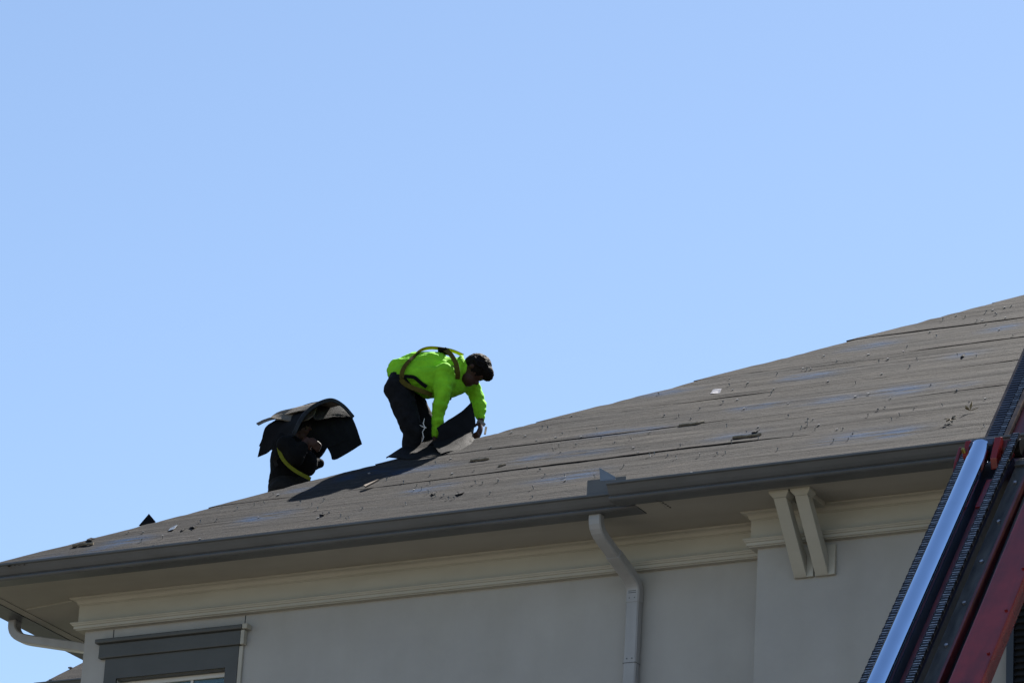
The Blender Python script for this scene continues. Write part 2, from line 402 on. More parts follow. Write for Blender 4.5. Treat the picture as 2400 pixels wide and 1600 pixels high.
# gutters (K profile, d inwards from the lip)
GP = [(0.0, 0.0), (-0.003, -0.004), (-0.003, -0.015), (0.004, -0.019), (0.012, -0.021), (0.022, -0.036), (0.034, -0.055), (0.050, -0.074),
      (0.060, -0.080), (0.064, -0.0835), (0.056, -0.088), (0.050, -0.095), (0.049, -0.101), (0.055, -0.109), (0.064, -0.115), (0.19, -0.115), (0.19, 0.0),
      (0.187, 0.0), (0.187, -0.112), (0.086, -0.112), (0.068, -0.083), (0.026, -0.03), (0.008, -0.012), (0.008, 0.0)]
GLX = -17.875
gl = MB().sweep([(d, Z(z)) for d, z in GP], L_st(GLX, YG, -12.0, YE - 0.2))
GL = gl.build('gutter', GUTT, B, fix=True)
GY2 = YG - 0.2
gr = MB().sweep([(d, Z(z)) for d, z in GP], [lambda d: (-12.118, GY2 + d), lambda d: (XE, GY2 + d)])
gr.prism([(-12.121, GY2 + d, Z(z)) for d, z in GP[:17]], (0.003, 0, 0))
GR = gr.build('gutter', GUTT, B, fix=True)
MB().prism([(-12.0, YG + d, Z(z)) for d, z in GP[:17]], (0.003, 0, 0)).build('end_cap', GUTT, GL, fix=True)
for xs in (-14.96, -13.35): pass
# step between the two gutters: diverter box and kick-out flashing
a = np.array(on_plane(1376, 1155, (0, 1, 0), Y(0.02))); b_ = np.array(on_plane(1412, 1122, (0, 1, 0), Y(0.02)))
MB().box(a[0], -12.08, Y(0.015), Y(0.019), a[2] - 0.03, b_[2]).build('gutter_flashing', GUTT, GL)
q = [on_plane(*pp, (0, 1, 0), GY2 + d) for pp, d in (((1407, 1127), 0.010), ((1405, 1096), 0.02), ((1442, 1117), 0.02), ((1443, 1124), 0.010))]
fl = MB().grid([[q[1], q[2]], [q[0], q[3]]], 0.003)
fl.build('kickout_flashing', [FLASH, FLASH], GR)

# fascia behind the gutters and roof deck
MB().box(XL + 0.075, XE, Y(0.192), Y(0.215), Z(-0.11), Z(0.03)).build('fascia', TRIM, B)
RZ = PT * 10.0
deck = MB()
c = [(XL, YF, ZG), (XE, YF, ZG), (XE - 10, YF + 10, ZG + RZ), (XL + 10, YF + 10, ZG + RZ), (XL, YE, ZG), (XE, YE, ZG)]
low = (0, 0, -0.012)
deck.add([np.array(q) + low for q in c], [(0, 1, 2, 3), (4, 0, 3), (5, 4, 3, 2), (1, 5, 2)])
yy = YF - 0.128
deck.add([np.array(q) + low for q in [(-12.08, yy, ZG - 0.128 * PT), (XE, yy, ZG - 0.128 * PT), (XE, YF, ZG), (-12.08, YF, ZG)]], [(0, 1, 2, 3)])
deck.add([(XL, YF, ZG - 0.05), (XE, YF, ZG - 0.05), (XE, YE, ZG - 0.05), (XL, YE, ZG - 0.05)], [(0, 3, 2, 1)])
ROOF = deck.build('roof', FELTU, B)

# felt underlay strips: laps read off the hip
lap_y = [YF - 0.02]
ys_obs = [roof_pt(px, py)[1] for px, py in ((1236, 991), (1632, 894), (2049, 791))]
step = (ys_obs[2] - ys_obs[0]) / 2
k0 = ys_obs[0]
laps = []
yv = k0
while yv > YF + 1.0: yv -= step
if yv < YF + 1.0: yv += step
laps = [YF - 0.03]
while yv < YF + 9.6:
    laps.append(yv); yv += step
PRINTS = [(985, 1150), (1030, 1142), (1330, 1068), (1395, 1060), (640, 1210), (600, 1216), (300, 1268), (240, 1285), (110, 1308), (1500, 1010),
          (1425, 1016), (1740, 957), (1790, 952), (1720, 1022), (1950, 938), (2100, 914), (1910, 881), (1860, 886), (2000, 818), (2050, 810),
          (1560, 921), (2020, 1020), (1995, 1025), (1880, 1175), (2130, 915), (2260, 832), (820, 1120), (880, 1108), (950, 1105), (1000, 1098), (1350, 1115), (1310, 1122),
          (2100, 1015), (2250, 905), (1250, 1075), (700, 1150), (2350, 770)]
PP = [(roof_pt(*q)[:2], 0.16 + 0.25 * random.random(), 0.05 + 0.05 * random.random(), 0.45 + 0.5 * random.random()) for q in PRINTS]
HC = XL - YF
def random_of(k): return (k * 0.618034 * 7) % 1.0
def felt_strip(idx, y0, y1, right_x, seed):
    nx = 150; ns = 44
    L0 = y0; L1 = y1 + 0.10
    V = []; att = []
    for j in range(ns + 1):
        t = j / ns; yb = L0 + (L1 - L0) * t
        xh = yb + HC - 0.035                       # slight overhang past the hip
        for i in range(nx + 1):
            u = (i / nx) ** 1.25
            x = xh + (right_x - xh) * u
            wav = 0.045 * mnoise.noise((x * 0.9, seed * 7.3, 0.0)) + 0.008 * mnoise.noise((x * 3.1, seed * 3.3, 4.0))
            y = yb + wav * (1 - t) ** 2 * (0 if idx == 0 else 1)
            lift = max(0.0, mnoise.noise((x * 0.42, seed * 5.1, 9.0)) - 0.03) * 0.027 * math.exp(-t * 16) * (1 - math.exp(-(x - xh) * 0.35)) * (0.4 if idx == 0 else 1)
            rip = 0.006 * mnoise.noise((x * 0.5, y * 5.0, seed)) + 0.005 * mnoise.noise((x * 0.7 + 5, y * 13.0, seed)) + 0.002 * mnoise.noise((x * 6, y * 9.0, seed))
            for (fx, fy, am, so) in ((0.22, 4.2, 0.011, 1.0), (0.35, 8.5, 0.008, 7.0), (0.5, 15.0, 0.005, 3.0)):
                rv = mnoise.noise((x * fx + so, y * fy + 0.6 * mnoise.noise((x * 0.9, so, seed)), seed * 2.7 + so)); mk = mnoise.noise((x * 0.45, y * 1.6, so * 5 + seed))
                rip += am * max(0.0, 1 - abs(rv) * 9) * max(0.0, mk + 0.15)
            lump = 0.0
            hd = x - xh
            if idx > 0: lump = (0.002 + 0.004 * random_of(seed)) * math.exp(-hd * 1.5) * math.exp(-((t - 0.10) / 0.2) ** 2) + 0.012 * math.exp(-hd * 2) * max(-0.2, mnoise.noise((y * 2.3, seed, 2.0)))
            h = 0.003 + 0.0025 * (1 - t) + lift + max(rip, -0.004) + lump - 0.02 * math.exp(-hd * 30)
            if t < 0.35: h = 0.003 + (h - 0.003) * (1 - 0.8 * math.exp(-hd * 0.7))
            V.append((x - NF[0], y + 0.52 * h * 0, ZG + PT * (y - YF) + h * 1.17))
            pv = 0.0
            for (pc, a, bb, s_) in PP:
                e = ((x - pc[0]) / (a * 0.55)) ** 2 + ((y - pc[1]) / (bb * 1.5)) ** 2
                if e < 4: pv = max(pv, s_ * 0.9 * math.exp(-e))
            att.append(pv)
    G = np.array(V).reshape(ns + 1, nx + 1, 3)
    m = MB(); m.grid(G, 0)
    n0 = len(m.v)
    # visible lower edge thickness
    lowv = [(q[0], q[1] + 0.003, q[2] - 0.004) for q in G[0]]
    m.add(lowv + [tuple(q) for q in G[0]], [(i, i + 1, nx + 1 + i + 1, nx + 1 + i) for i in range(nx)])
    hipv = [(q[0] + 0.02, q[1], q[2] - 0.05) for q in G[:, 0]]
    m.add(hipv + [tuple(q) for q in G[:, 0]], [(i + 1, i, ns + 1 + i, ns + 2 + i) for i in range(ns)])
    o = m.build('felt_strip', FELT, ROOF, smooth=True, sharp=50)
    ca = o.data.attributes.new('print', 'FLOAT', 'POINT')
    ca.data.foreach_set('value', att + [0.0] * (len(m.v) - n0))
    return o
for i, y0 in enumerate(laps):
    y1 = laps[i + 1] if i + 1 < len(laps) else y0 + step
    felt_strip(i, y0, y1, 2.0, i + 1)
# narrow strip over the forward eave on the right
m = MB(); G = []
for yb in np.linspace(YF - 0.14, YF + 0.02, 4):
    G.append([(x, yb, ZG + PT * (yb - YF) + 0.004 + 0.003 * mnoise.noise((x * 2, yb * 9, 3))) for x in np.linspace(-12.08, 2.0, 90)])
m.grid(G, 0.004).build('felt_strip', [FELT, FELT], ROOF, smooth=True)
# left slope felt, seen only as the folded edge over the hip
G = []
for t in np.linspace(0, 1, 12):
    G.append([(XL + t * 9.9, yb, ZG + PT * t * 9.9 + 0.004) for yb in np.linspace(YF + t * 9.9 + 0.03, YE - t * 9.9, 24)])
MB().grid(np.array(G)[:, ::-1], 0.003).build('felt_strip', [FELT, FELT], ROOF)

# brackets: back plate, raking strut, cap and arm
def bracket(x0, x1):
    m = MB().box(x0, x1, BY - 0.028, BY + 0.001, Z(-0.607), Z(-0.392))
    br = m.build('bracket', TRIM, B, bevel=0.004)
    sx0, sx1 = x0 + 0.006, x1 - 0.047
    yb, zb, yt, zt = BY - 0.029, Z(-0.604), Y(0.055), Z(-0.160)
    poly = [(sx0, yb, zb), (sx0, yb, zb + 0.13), (sx0, yt + 0.085, zt), (sx0, yt, zt)]
    MB().prism(poly, (sx1 - sx0, 0, 0)).build('strut', TRIM, br, bevel=0.003, fix=True)
    cx = (sx0 + sx1) / 2
    cp = MB(); h = [(0.072, Z(-0.1135)), (0.072, Z(-0.130)), (0.046, Z(-0.159))]
    ring = []
    for r, z in h:
        ya, yb2 = yt - (r - 0.046) * 0.9 - 0.003, yt + 0.088
        ring.append([(cx - r, ya, z), (cx + r, ya, z), (cx + r, yb2, z), (cx - r, yb2, z)])
    vs = sum(ring, []); cp.add(vs, [(0, 1, 2, 3), (8, 11, 10, 9)] + [(4 * k + i, 4 * k + 4 + i, 4 * k + 4 + (i + 1) % 4, 4 * k + (i + 1) % 4) for k in range(2) for i in range(4)])
    cp.build('cap', TRIM, br, bevel=0.003, fix=True)
    MB().box(cx - 0.045, cx + 0.045, yt + 0.089, BY - 0.10, Z(-0.150), Z(-0.1137)).build('arm', TRIM, br, bevel=0.003)
bracket(-10.983, -10.838)
bracket(-10.826, -10.679)

# downspouts
def rect_pipe(pts, a_dir, aw, bw, corr=0.0):
    """rectangular pipe through pts; a_dir constant width direction"""
    pts = [np.asarray(q, float) for q in pts]; n = len(pts); a = np.asarray(a_dir, float)
    m = MB(); vs = []
    cr = 0.012
    for i in range(n):
        t = pts[min(i + 1, n - 1)] - pts[max(i - 1, 0)]; t /= np.linalg.norm(t)
        b = np.cross(t, a); b /= np.linalg.norm(b)
        for sa, sb in ((-1, -.75), (-.82, -1), (.82, -1), (1, -.75), (1, .75), (.82, 1), (-.82, 1), (-1, .75)):
            vs.append(pts[i] + a * sa * aw / 2 + b * sb * bw / 2)
    fs = [(i * 8 + k, i * 8 + (k + 1) % 8, (i + 1) * 8 + (k + 1) % 8, (i + 1) * 8 + k) for i in range(n - 1) for k in range(8)]
    m.add(vs, fs + [tuple(range(7, -1, -1)), tuple(range((n - 1) * 8, n * 8))])
    return m
def arc2(p0, p1, p2, n=6):
    p0, p1, p2 = (np.asarray(q, float) for q in (p0, p1, p2))
    return [(1 - t) ** 2 * p0 + 2 * t * (1 - t) * p1 + t * t * p2 for t in np.linspace(0, 1, n)]
dx = -12.282
dxt = dx - 0.066
A0 = (dxt, Y(0.122), Z(-0.112)); A1 = (dxt, Y(0.122), Z(-0.215)); A2 = (dx, Y(0.632), Z(-0.455)); A3 = (dx, Y(0.632), Z(-0.60))
lerp = lambda p, q, t: np.asarray(p, float) * (1 - t) + np.asarray(q, float) * t
up_el = [np.array(A0)] + arc2(lerp(A0, A1, .35), A1, lerp(A1, A2, .18)) + [lerp(A1, A2, 0.55)]
DS = rect_pipe([lerp(A2, A3, 0.9), (dx, Y(0.632), 0.1)], (1, 0, 0), 0.098, 0.072).build('downspout', DSPT, B, fix=True)
rect_pipe(up_el, (1, 0, 0), 0.094, 0.070).build('elbow', DSPT, DS, fix=True)
rect_pipe([lerp(A1, A2, 0.45)] + arc2(lerp(A1, A2, .80), A2, lerp(A2, A3, .45)) + [np.array(A3)], (1, 0, 0), 0.104, 0.078).build('elbow', DSPT, DS, fix=True)
for k in range(5):   # crimps on the lower elbow and a seam lower down
    zc = Z(-0.478 - k * 0.0135)
    MB().box(dx - 0.030, dx + 0.030, Y(0.5905 + 0.0006 * k), Y(0.600), zc - 0.003, zc + 0.003).build('crimp', GUTT, DS)
for zc in (Z(-1.04),):
    MB().box(dx - 0.050, dx + 0.050, Y(0.5945), Y(0.670), zc - 0.0025, zc + 0.0025).build('pipe_joint', GUTT, DS)
    for sx in (-0.02, 0.02):
        MB().tube([(dx + sx, Y(0.598), zc + 0.03), (dx + sx, Y(0.593), zc + 0.03)], 0.005, 8).build('screw', GUTT, DS)
for sx in (-0.02, 0.02):
    MB().tube([(dx + sx, Y(0.598), Z(-0.57)), (dx + sx, Y(0.593), Z(-0.57))], 0.005, 8).build('screw', GUTT, DS)
# left one, from the side gutter to the corner of the wall
ly = on_plane(35, 1456, (0, 0, 1), Z(-0.115))
yl = ly[1]
C0 = (ly[0], yl, Z(-0.112)); C1 = (ly[0], yl, Z(-0.245)); C2 = (WX - 0.045, yl, Z(-0.42)); C3 = (WX - 0.045, yl, Z(-0.62))
DS2 = rect_pipe([lerp(C2, C3, 0.8), (WX - 0.045, yl, 0.1)], (0, 1, 0), 0.10, 0.075).build('downspout', DSPT, B, fix=True)
rect_pipe([np.array(C0)] + arc2(lerp(C0, C1, .25), C1, lerp(C1, C2, .2), 8) + [lerp(C1, C2, .5)] + arc2(lerp(C1, C2, .8), C2, lerp(C2, C3, .6), 8) + [np.array(C3)],
          (0, 1, 0), 0.094, 0.070).build('elbow', DSPT, DS2, fix=True)

# window
wx0, wx1, wz0, wz1 = WIN
mw_ = MB().box(-16.683, wx0, WY - 0.022, WY + 0.0, wz0 - 0.1, Z(-0.599)).box(wx1, -15.520, WY - 0.022, WY, wz0 - 0.1, Z(-0.599))
mw_.box(wx0, wx1, WY - 0.022, WY, wz1, Z(-0.599)).box(wx0, wx1, WY - 0.022, WY, wz0 - 0.1, wz0)
WN = mw_.build('window', CASE, B)
MB().box(-16.735, -15.500, WY - 0.045, WY - 0.0, Z(-0.598), Z(-0.488)).build('head_board', CASE, WN, bevel=0.006)
MB().box(-16.760, -15.478, WY - 0.075, WY - 0.0, Z(-0.487), Z(-0.452)).build('head_cap', CASE, WN, bevel=0.010)
MB().box(-15.497, -15.465, WY - 0.05, WY, Z(-0.60), Z(-0.488)).box(-15.477, -15.435, WY - 0.07, WY, Z(-0.4875), Z(-0.449)).box(
    -15.519, -15.485, WY - 0.02, WY, wz0 - 0.1, Z(-0.601)).build('casing_return', TRIM, WN, bevel=0.006)
fr = MB(); t = 0.045; yf0, yf1 = WY + 0.05, WY + 0.09
fr.box(wx0, wx0 + t, yf0, yf1, wz0, wz1).box(wx1 - t, wx1, yf0, yf1, wz0, wz1).box(wx0 + t, wx1 - t, yf0, yf1, wz1 - t, wz1).box(wx0 + t, wx1 - t, yf0, yf1, wz0, wz0 + t)
fr.build('frame', SASH, WN)
MB().box(wx0, wx1, WY + 0.005, WY + 0.05, wz1 - 0.012, wz1 - 0.0005).build('head_reveal', CASE, WN)
for k in (1, 2):
    xm = wx0 + t + (wx1 - wx0 - 2 * t) * k / 3
    MB().box(xm - 0.011, xm + 0.011, yf0 + 0.012, yf1 - 0.012, wz0 + t, wz1 - t).build('muntin', SASH, WN)
for k in range(3):
    a_ = wx0 + t + (wx1 - wx0 - 2 * t) * k / 3 + 0.011 * (k > 0); b2 = wx0 + t + (wx1 - wx0 - 2 * t) * (k + 1) / 3 - 0.011 * (k < 2)
    MB().box(a_, b2, yf0 + 0.018, yf0 + 0.022, wz0 + t, wz1 - t).build('pane', GLASS, WN)
zc = wz1 - 0.03
sl0 = None
while zc > wz0:
    if sl0 is None:
        x0_, x1_ = wx0 + 0.03, wx1 - 0.03
        sl0 = MB().prism([(x0_, WY + 0.125, zc - 0.026), (x0_, WY + 0.127, zc - 0.027), (x0_, WY + 0.152, zc + 0.018), (x0_, WY + 0.150, zc + 0.019)], (x1_ - x0_, 0, 0)).build('blind_slat', BLIND, WN)
        zfirst = zc
    else:
        o = sl0.copy(); COL.objects.link(o); o.parent = WN; o.location = (0, 0, zc - zfirst)
    zc -= 0.044
MB().box(wx0 - 0.0, wx1 + 0.0, WY + 0.192, WY + 0.199, wz0, wz1).build('backing', DARK, WN)

# black louvered shutter on the right
sx0, sx1, sz0, sz1 = -9.43, -8.55, Z(-2.6), Z(-0.85)
fr = MB().box(sx0, sx0 + 0.05, BY - 0.045, BY, sz0, sz1).box(sx1 - 0.05, sx1, BY - 0.045, BY, sz0, sz1)
fr.box(sx0 + 0.05, sx1 - 0.05, BY - 0.045, BY, sz1 - 0.05, sz1).box(sx0 + 0.05, sx1 - 0.05, BY - 0.045, BY, sz0, sz0 + 0.05)
SHUT = fr.build('shutter', NAVYP, B)
MB().box(sx0 + 0.05, sx1 - 0.05, BY - 0.008, BY - 0.002, sz0 + 0.05, sz1 - 0.05).build('back_panel', DARK, SHUT)
zc = sz1 - 0.075; sl0 = None
while zc > sz0 + 0.06:
    if sl0 is None:
        sl0 = MB().prism([(sx0 + 0.052, BY - 0.040, zc - 0.02), (sx0 + 0.052, BY - 0.034, zc - 0.022), (sx0 + 0.052, BY - 0.012, zc + 0.018), (sx0 + 0.052, BY - 0.018, zc + 0.02)],
                         (sx1 - sx0 - 0.104, 0, 0)).build('louver', BLACKP, SHUT)
        zfirst = zc
    else:
        o = sl0.copy(); COL.objects.link(o); o.parent = SHUT; o.location = (0, 0, zc - zfirst)
    zc -= 0.045

# ------------------------------------------------------------------ lower wing beyond the corner
ya = 37.0
e0 = on_plane(97, 1601, (0, 1, 0), ya)
NB = empty('side_building', (e0[0] + 5, ya + 3, 0), 'lower building with grey gabled roof showing below the corner downspout', 'building')
zx = e0[2]; xr = e0[0]
pw = 0.61
G = []
for t in np.linspace(0, 1, 18):
    yb = ya + t * 5.0
    G.append([(x, yb, zx + pw * (yb - ya) + 0.006 * mnoise.noise((x, yb * 5, 1))) for x in np.linspace(xr, xr + 10, 40)])
MB().grid(G, 0.03).build('roof', [FELT, FELTU], NB, smooth=True, sharp=40)
G = [[(x, ya + 10 - (q[1] - ya), q[2]) for x in (xr + 10, xr)] for q in [g_[0] for g_ in G]]
MB().grid(G, 0.03).build('roof', [FELT, FELTU], NB)
MB().sweep([(d, zx - 0.02 + z) for d, z in GP], [lambda d: (xr - 0.02, ya - 0.12 + d), lambda d: (xr + 10, ya - 0.12 + d)]).build('gutter', GUTT, NB, fix=True)
MB().prism([(xr + 0.3, ya + 0.4, 0), (xr + 0.3, ya + 0.4, zx + 0.15), (xr + 0.3, ya + 5, zx + pw * 5 - 0.1), (xr + 0.3, ya + 9.6, zx + 0.15), (xr + 0.3, ya + 9.6, 0)], (9.4, 0, 0)).build('wall', WALL, NB, fix=True)
for px, py in ((166, 1566), (121, 1595)):
    c = on_plane(px, py, (0, -pw, 1), zx - pw * ya)
    MB().box(c[0] - 0.02, c[0] + 0.02, c[1] - 0.03, c[1] + 0.03, c[2] + 0.0, c[2] + 0.015).build('cap_nail', CAPM, NB)

# ------------------------------------------------------------------ blobs for bodies and clothes
def sphere_mesh(c, r, axes=None, seg=14, rings=9):
    c = np.asarray(c, float); A = np.eye(3) if axes is None else np.asarray(axes, float)
    r = np.ones(3) * r if not hasattr(r, '__len__') else np.asarray(r, float)
    vs = []; fs = []
    for i in range(rings + 1):
        th = math.pi * i / rings
        for k in range(seg):
            ph = 2 * math.pi * k / seg
            vs.append(c + (A.T @ (r * np.array([math.sin(th) * math.cos(ph), math.sin(th) * math.sin(ph), math.cos(th)]))))
    for i in range(rings):
        for k in range(seg): fs.append((i * seg + k, (i + 1) * seg + k, (i + 1) * seg + (k + 1) % seg, i * seg + (k + 1) % seg))
    return vs, fs
def blob(prims, voxel, name, mat, parent, smooth_it=4, disp=None, factor=0.5):
    m = MB()
    for p in prims:
        if p[0] == 's': m.add(*sphere_mesh(*p[1:]))
        else:   # cone chain: points, radii
            pts, rr = [np.asarray(q, float) for q in p[1]], p[2]
            for i in range(len(pts)): m.add(*sphere_mesh(pts[i], rr[i]))
            for i in range(len(pts) - 1):
                d = pts[i + 1] - pts[i]; n = 3
                m.tube([pts[i] + d * k / n for k in range(n + 1)], [rr[i] + (rr[i + 1] - rr[i]) * k / n for k in range(n + 1)], 14)
    o = m.build(name, mat, parent)
    md = o.modifiers.new('r', 'REMESH'); md.mode = 'VOXEL'; md.voxel_size = voxel
    ms = o.modifiers.new('s', 'SMOOTH'); ms.iterations = smooth_it; ms.factor = factor
    dg = bpy.context.evaluated_depsgraph_get()
    me = bpy.data.meshes.new_from_object(o.evaluated_get(dg))
    old = o.data; o.modifiers.clear(); o.data = me; bpy.data.meshes.remove(old); me.name = name
    if disp:
        n = len(me.vertices); co = np.empty(n * 3); me.vertices.foreach_get('co', co); co = co.reshape(-1, 3)
        no = np.empty(n * 3); me.vertices.foreach_get('normal', no); no = no.reshape(-1, 3)
        for amp, sc in disp:
            sc = sc if hasattr(sc, '__len__') else (sc, sc, sc)
            dv = np.array([mnoise.noise((q[0] * sc[0], q[1] * sc[1], q[2] * sc[2])) for q in co])
            co = co + no * (amp * dv)[:, None]
        me.vertices.foreach_set('co', co.ravel())
    me.polygons.foreach_set('use_smooth', [True] * len(me.polygons)); me.update()
    return o
def ribbon(pts, width, wdir, name, mat, parent, thick=0.004):
    pts = [np.asarray(q, float) for q in pts]; P = []
    for i in range(len(pts) - 1):      # resample with Catmull-Rom
        a = pts[max(i - 1, 0)]; b = pts[i]; c = pts[i + 1]; d = pts[min(i + 2, len(pts) - 1)]
        for t in np.linspace(0, 1, 6)[: 6 if i == len(pts) - 2 else 5]:
            P.append(0.5 * (2 * b + (c - a) * t + (2 * a - 5 * b + 4 * c - d) * t * t + (3 * b - a - 3 * c + d) * t ** 3))
    G = []
    for i, p in enumerate(P):
        t = P[min(i + 1, len(P) - 1)] - P[max(i - 1, 0)]; t /= np.linalg.norm(t)
        wd_ = wdir if not callable(wdir) else wdir(i / (len(P) - 1))
        w_ = np.asarray(wd_, float); w_ = w_ - t * (w_ @ t); w_ /= np.linalg.norm(w_)
        G.append([p - w_ * width / 2, p + w_ * width / 2])
    return MB().grid(G, thick).build(name, [mat, mat], parent, smooth=True, sharp=40)
def hand(palm, fdir, pdir, curl, sc=1.0, thumb=1):
    """prims for palm and five fingers; fdir along fingers, pdir palm normal, curl towards pdir"""
    f = np.asarray(fdir, float); f /= np.linalg.norm(f); n = np.asarray(pdir, float); n = n - f * (n @ f); n /= np.linalg.norm(n); s_ = np.cross(f, n)
    palm = np.asarray(palm, float); out = [('s', palm, (0.044 * sc, 0.018 * sc, 0.05 * sc), np.array([s_, n, f]))]
    for k, (off, ln) in enumerate(((-0.032, 0.066), (-0.011, 0.078), (0.011, 0.073), (0.031, 0.058))):
        base = palm + s_ * off * sc + f * 0.042 * sc
        d1 = f * math.cos(curl * .5) + n * math.sin(curl * .5); d2 = f * math.cos(curl * 1.4) + n * math.sin(curl * 1.4)
        p1 = base + d1 * ln * 0.55 * sc; p2 = p1 + d2 * ln * 0.5 * sc
        out.append(('c', [base - f * 0.02 * sc, p1, p2], [0.0105 * sc, 0.0098 * sc, 0.0085 * sc]))
    tb = palm - s_ * 0.034 * sc * thumb - f * 0.018 * sc
    t1 = tb + (-s_ * thumb * 0.6 + f * 0.6 + n * 0.4) * 0.042 * sc; t2 = t1 + (f * 0.8 + n * 0.5) * 0.03 * sc
    out.append(('c', [tb, t1, t2], [0.014 * sc, 0.012 * sc, 0.010 * sc]))
    return out

# ------------------------------------------------------------------ roofer in lime shirt
A1_ = left_pt(960, 1108)
P = Frame(A1_)
R1 = empty('person', tuple(A1_), 'roofer in lime green shirt and dark jeans bending over torn shingles', 'person')
hipN, hipF = P(934, 912, -0.10), P(945, 908, 0.10)
kneeN, kneeF = P(969, 1012, -0.13), P(1003, 1005, 0.10)
ankN, ankF = P(957, 1088, 0.0), P(986, 1078, 0.12)
pel, wai, che, nkb = P(933, 898, 0), P(958, 878, 0), P(1015, 874, 0), P(1066, 868, 0.0)
shN, shF = P(1040, 876, -0.185), P(1098, 888, 0.19)
elN, elF = P(1033, 948, -0.20), P(1119, 936, 0.25)
wrN, wrF = P(1021, 1016, -0.12), P(1127, 985, 0.20)
headc = P(1114, 865, 0.0)
px1 = 1 / 295.0
ax_c = P(1148, 852, 0) - P(1092, 872, 0); ax_c /= np.linalg.norm(ax_c)      # chin to crown
dn = P(1120, 900, 0) - P(1116, 862, 0); dn = dn - ax_c * (dn @ ax_c); dn /= np.linalg.norm(dn)   # face normal, downwards
sd_ = np.cross(ax_c, dn)
HA = np.array([sd_, dn, ax_c])
fd = P(1110, 915, 0.0)
body = [('s', headc, (0.082, 0.104, 0.118), HA), ('s', headc - ax_c * 0.082 + dn * 0.052, (0.062, 0.068, 0.066), HA),
        ('c', [headc - ax_c * 0.055 - dn * 0.01, nkb], [0.056, 0.062]),
        ('s', headc + dn * 0.112 - ax_c * 0.030, (0.013, 0.020, 0.022), HA), ('s', headc + dn * 0.088 + ax_c * 0.025, (0.05, 0.018, 0.012), HA),
        ('s', headc + dn * 0.106 - ax_c * 0.078, (0.024, 0.014, 0.012), HA), ('s', headc + dn * 0.092 - ax_c * 0.112, (0.026, 0.022, 0.020), HA)]
for s_ in (-1, 1):
    body += [('s', headc + sd_ * 0.080 * s_ - ax_c * 0.018 - dn * 0.008, (0.014, 0.022, 0.032), HA),
             ('s', headc + sd_ * 0.032 * s_ + dn * 0.089 + ax_c * 0.006, (0.014, 0.010, 0.010), HA)]
body += [('c', [pel, wai, che, nkb], [0.085, 0.095, 0.125, 0.075]), ('c', [shN, elN, wrN], [0.050, 0.038, 0.028]), ('c', [shF, elF, wrF], [0.045, 0.034, 0.028]),
         ('c', [hipN, kneeN, ankN], [0.072, 0.058, 0.045]), ('c', [hipF, kneeF, ankF], [0.072, 0.058, 0.045]), ('c', [shN, nkb, shF], [0.055, 0.06, 0.055])]
body += hand(P(1126, 1003, 0.17), P(1122, 1024, 0.14) - P(1127, 985, 0.2), -RT + 0.3 * FW, 0.9, 1.0)
body += hand(P(1020, 1034, -0.11), P(1032, 1056, -0.11) - P(1021, 1016, -0.12), RT, 0.8, 1.0)
BODY = blob(body, 0.0075, 'body', SKIN, R1, 3)
# hair
hp = [('s', headc + ax_c * 0.022 - dn * 0.012, (0.097, 0.116, 0.118), HA), ('s', headc + ax_c * 0.074 + dn * 0.060, (0.084, 0.072, 0.056), HA),
      ('s', headc + ax_c * 0.01 - dn * 0.075, (0.07, 0.042, 0.08), HA)]
for s_ in (-1, 1): hp.append(('s', headc + sd_ * 0.068 * s_ + ax_c * 0.030 + dn * 0.015, (0.022, 0.05, 0.045), HA))
for k in range(120):
    a = random.uniform(0, 2 * math.pi); e = random.uniform(-0.2, 1.5)
    d = math.cos(e) * (math.cos(a) * sd_ + math.sin(a) * -dn) + math.sin(e) * ax_c
    if d @ dn > 0.55: continue
    q = headc + ax_c * 0.02 - dn * 0.012 + d * 0.104
    hp.append(('c', [q - d * 0.006, q + d * 0.004 + dn * 0.010], [0.012, 0.007]))
blob(hp, 0.006, 'hair', HAIR, R1, 2, [(0.004, 70)])
# the head keeps its face free: hair is cut away under the brow by construction (ellipsoids sit behind the face)
# shirt
mid1 = P(1045, 905, 0.02)
shirt = [('s', P(985, 872, 0), (0.175, 0.155, 0.215), np.array([VD, np.array([0, 0, 1.0]), np.array([.878, .479, 0])])),
         ('c', [P(940, 872, 0), P(975, 868, 0), P(1020, 868, 0), P(1060, 868, 0)], [0.115, 0.145, 0.155, 0.105]),
         ('c', [P(945, 878, -0.07), P(1000, 890, -0.09), P(1035, 893, -0.13)], [0.09, 0.13, 0.11]), ('c', [P(945, 872, 0.07), P(1010, 885, 0.09), P(1085, 890, 0.14)], [0.09, 0.12, 0.10]),
         ('c', [P(1010, 905, -0.02), P(1045, 908, 0.0), P(1075, 898, 0.06)], [0.105, 0.095, 0.085]),
         ('c', [P(1000, 915, 0.02), P(1035, 922, 0.04)], [0.065, 0.05]),
         ('c', [P(1066, 868, 0), P(1080, 868, 0)], [0.088, 0.080]), ('s', P(1079, 868, 0), (0.105, 0.122, 0.030), np.array([VD, np.array([0, 0, 1.0]), np.array([.878, .479, 0])])),
         ('c', [shN, P(1036, 915, -0.20), elN, P(1026, 985, -0.16), P(1021, 1018, -0.12)], [0.092, 0.076, 0.063, 0.052, 0.036]),
         ('c', [shF, P(1112, 915, 0.23), elF, P(1124, 965, 0.22), P(1128, 984, 0.20)], [0.085, 0.070, 0.060, 0.050, 0.040])]
blob(shirt, 0.010, 'shirt', HIVIS, R1, 5, [(0.014, 8), (0.011, (10, 10, 30)), (0.004, 45)])
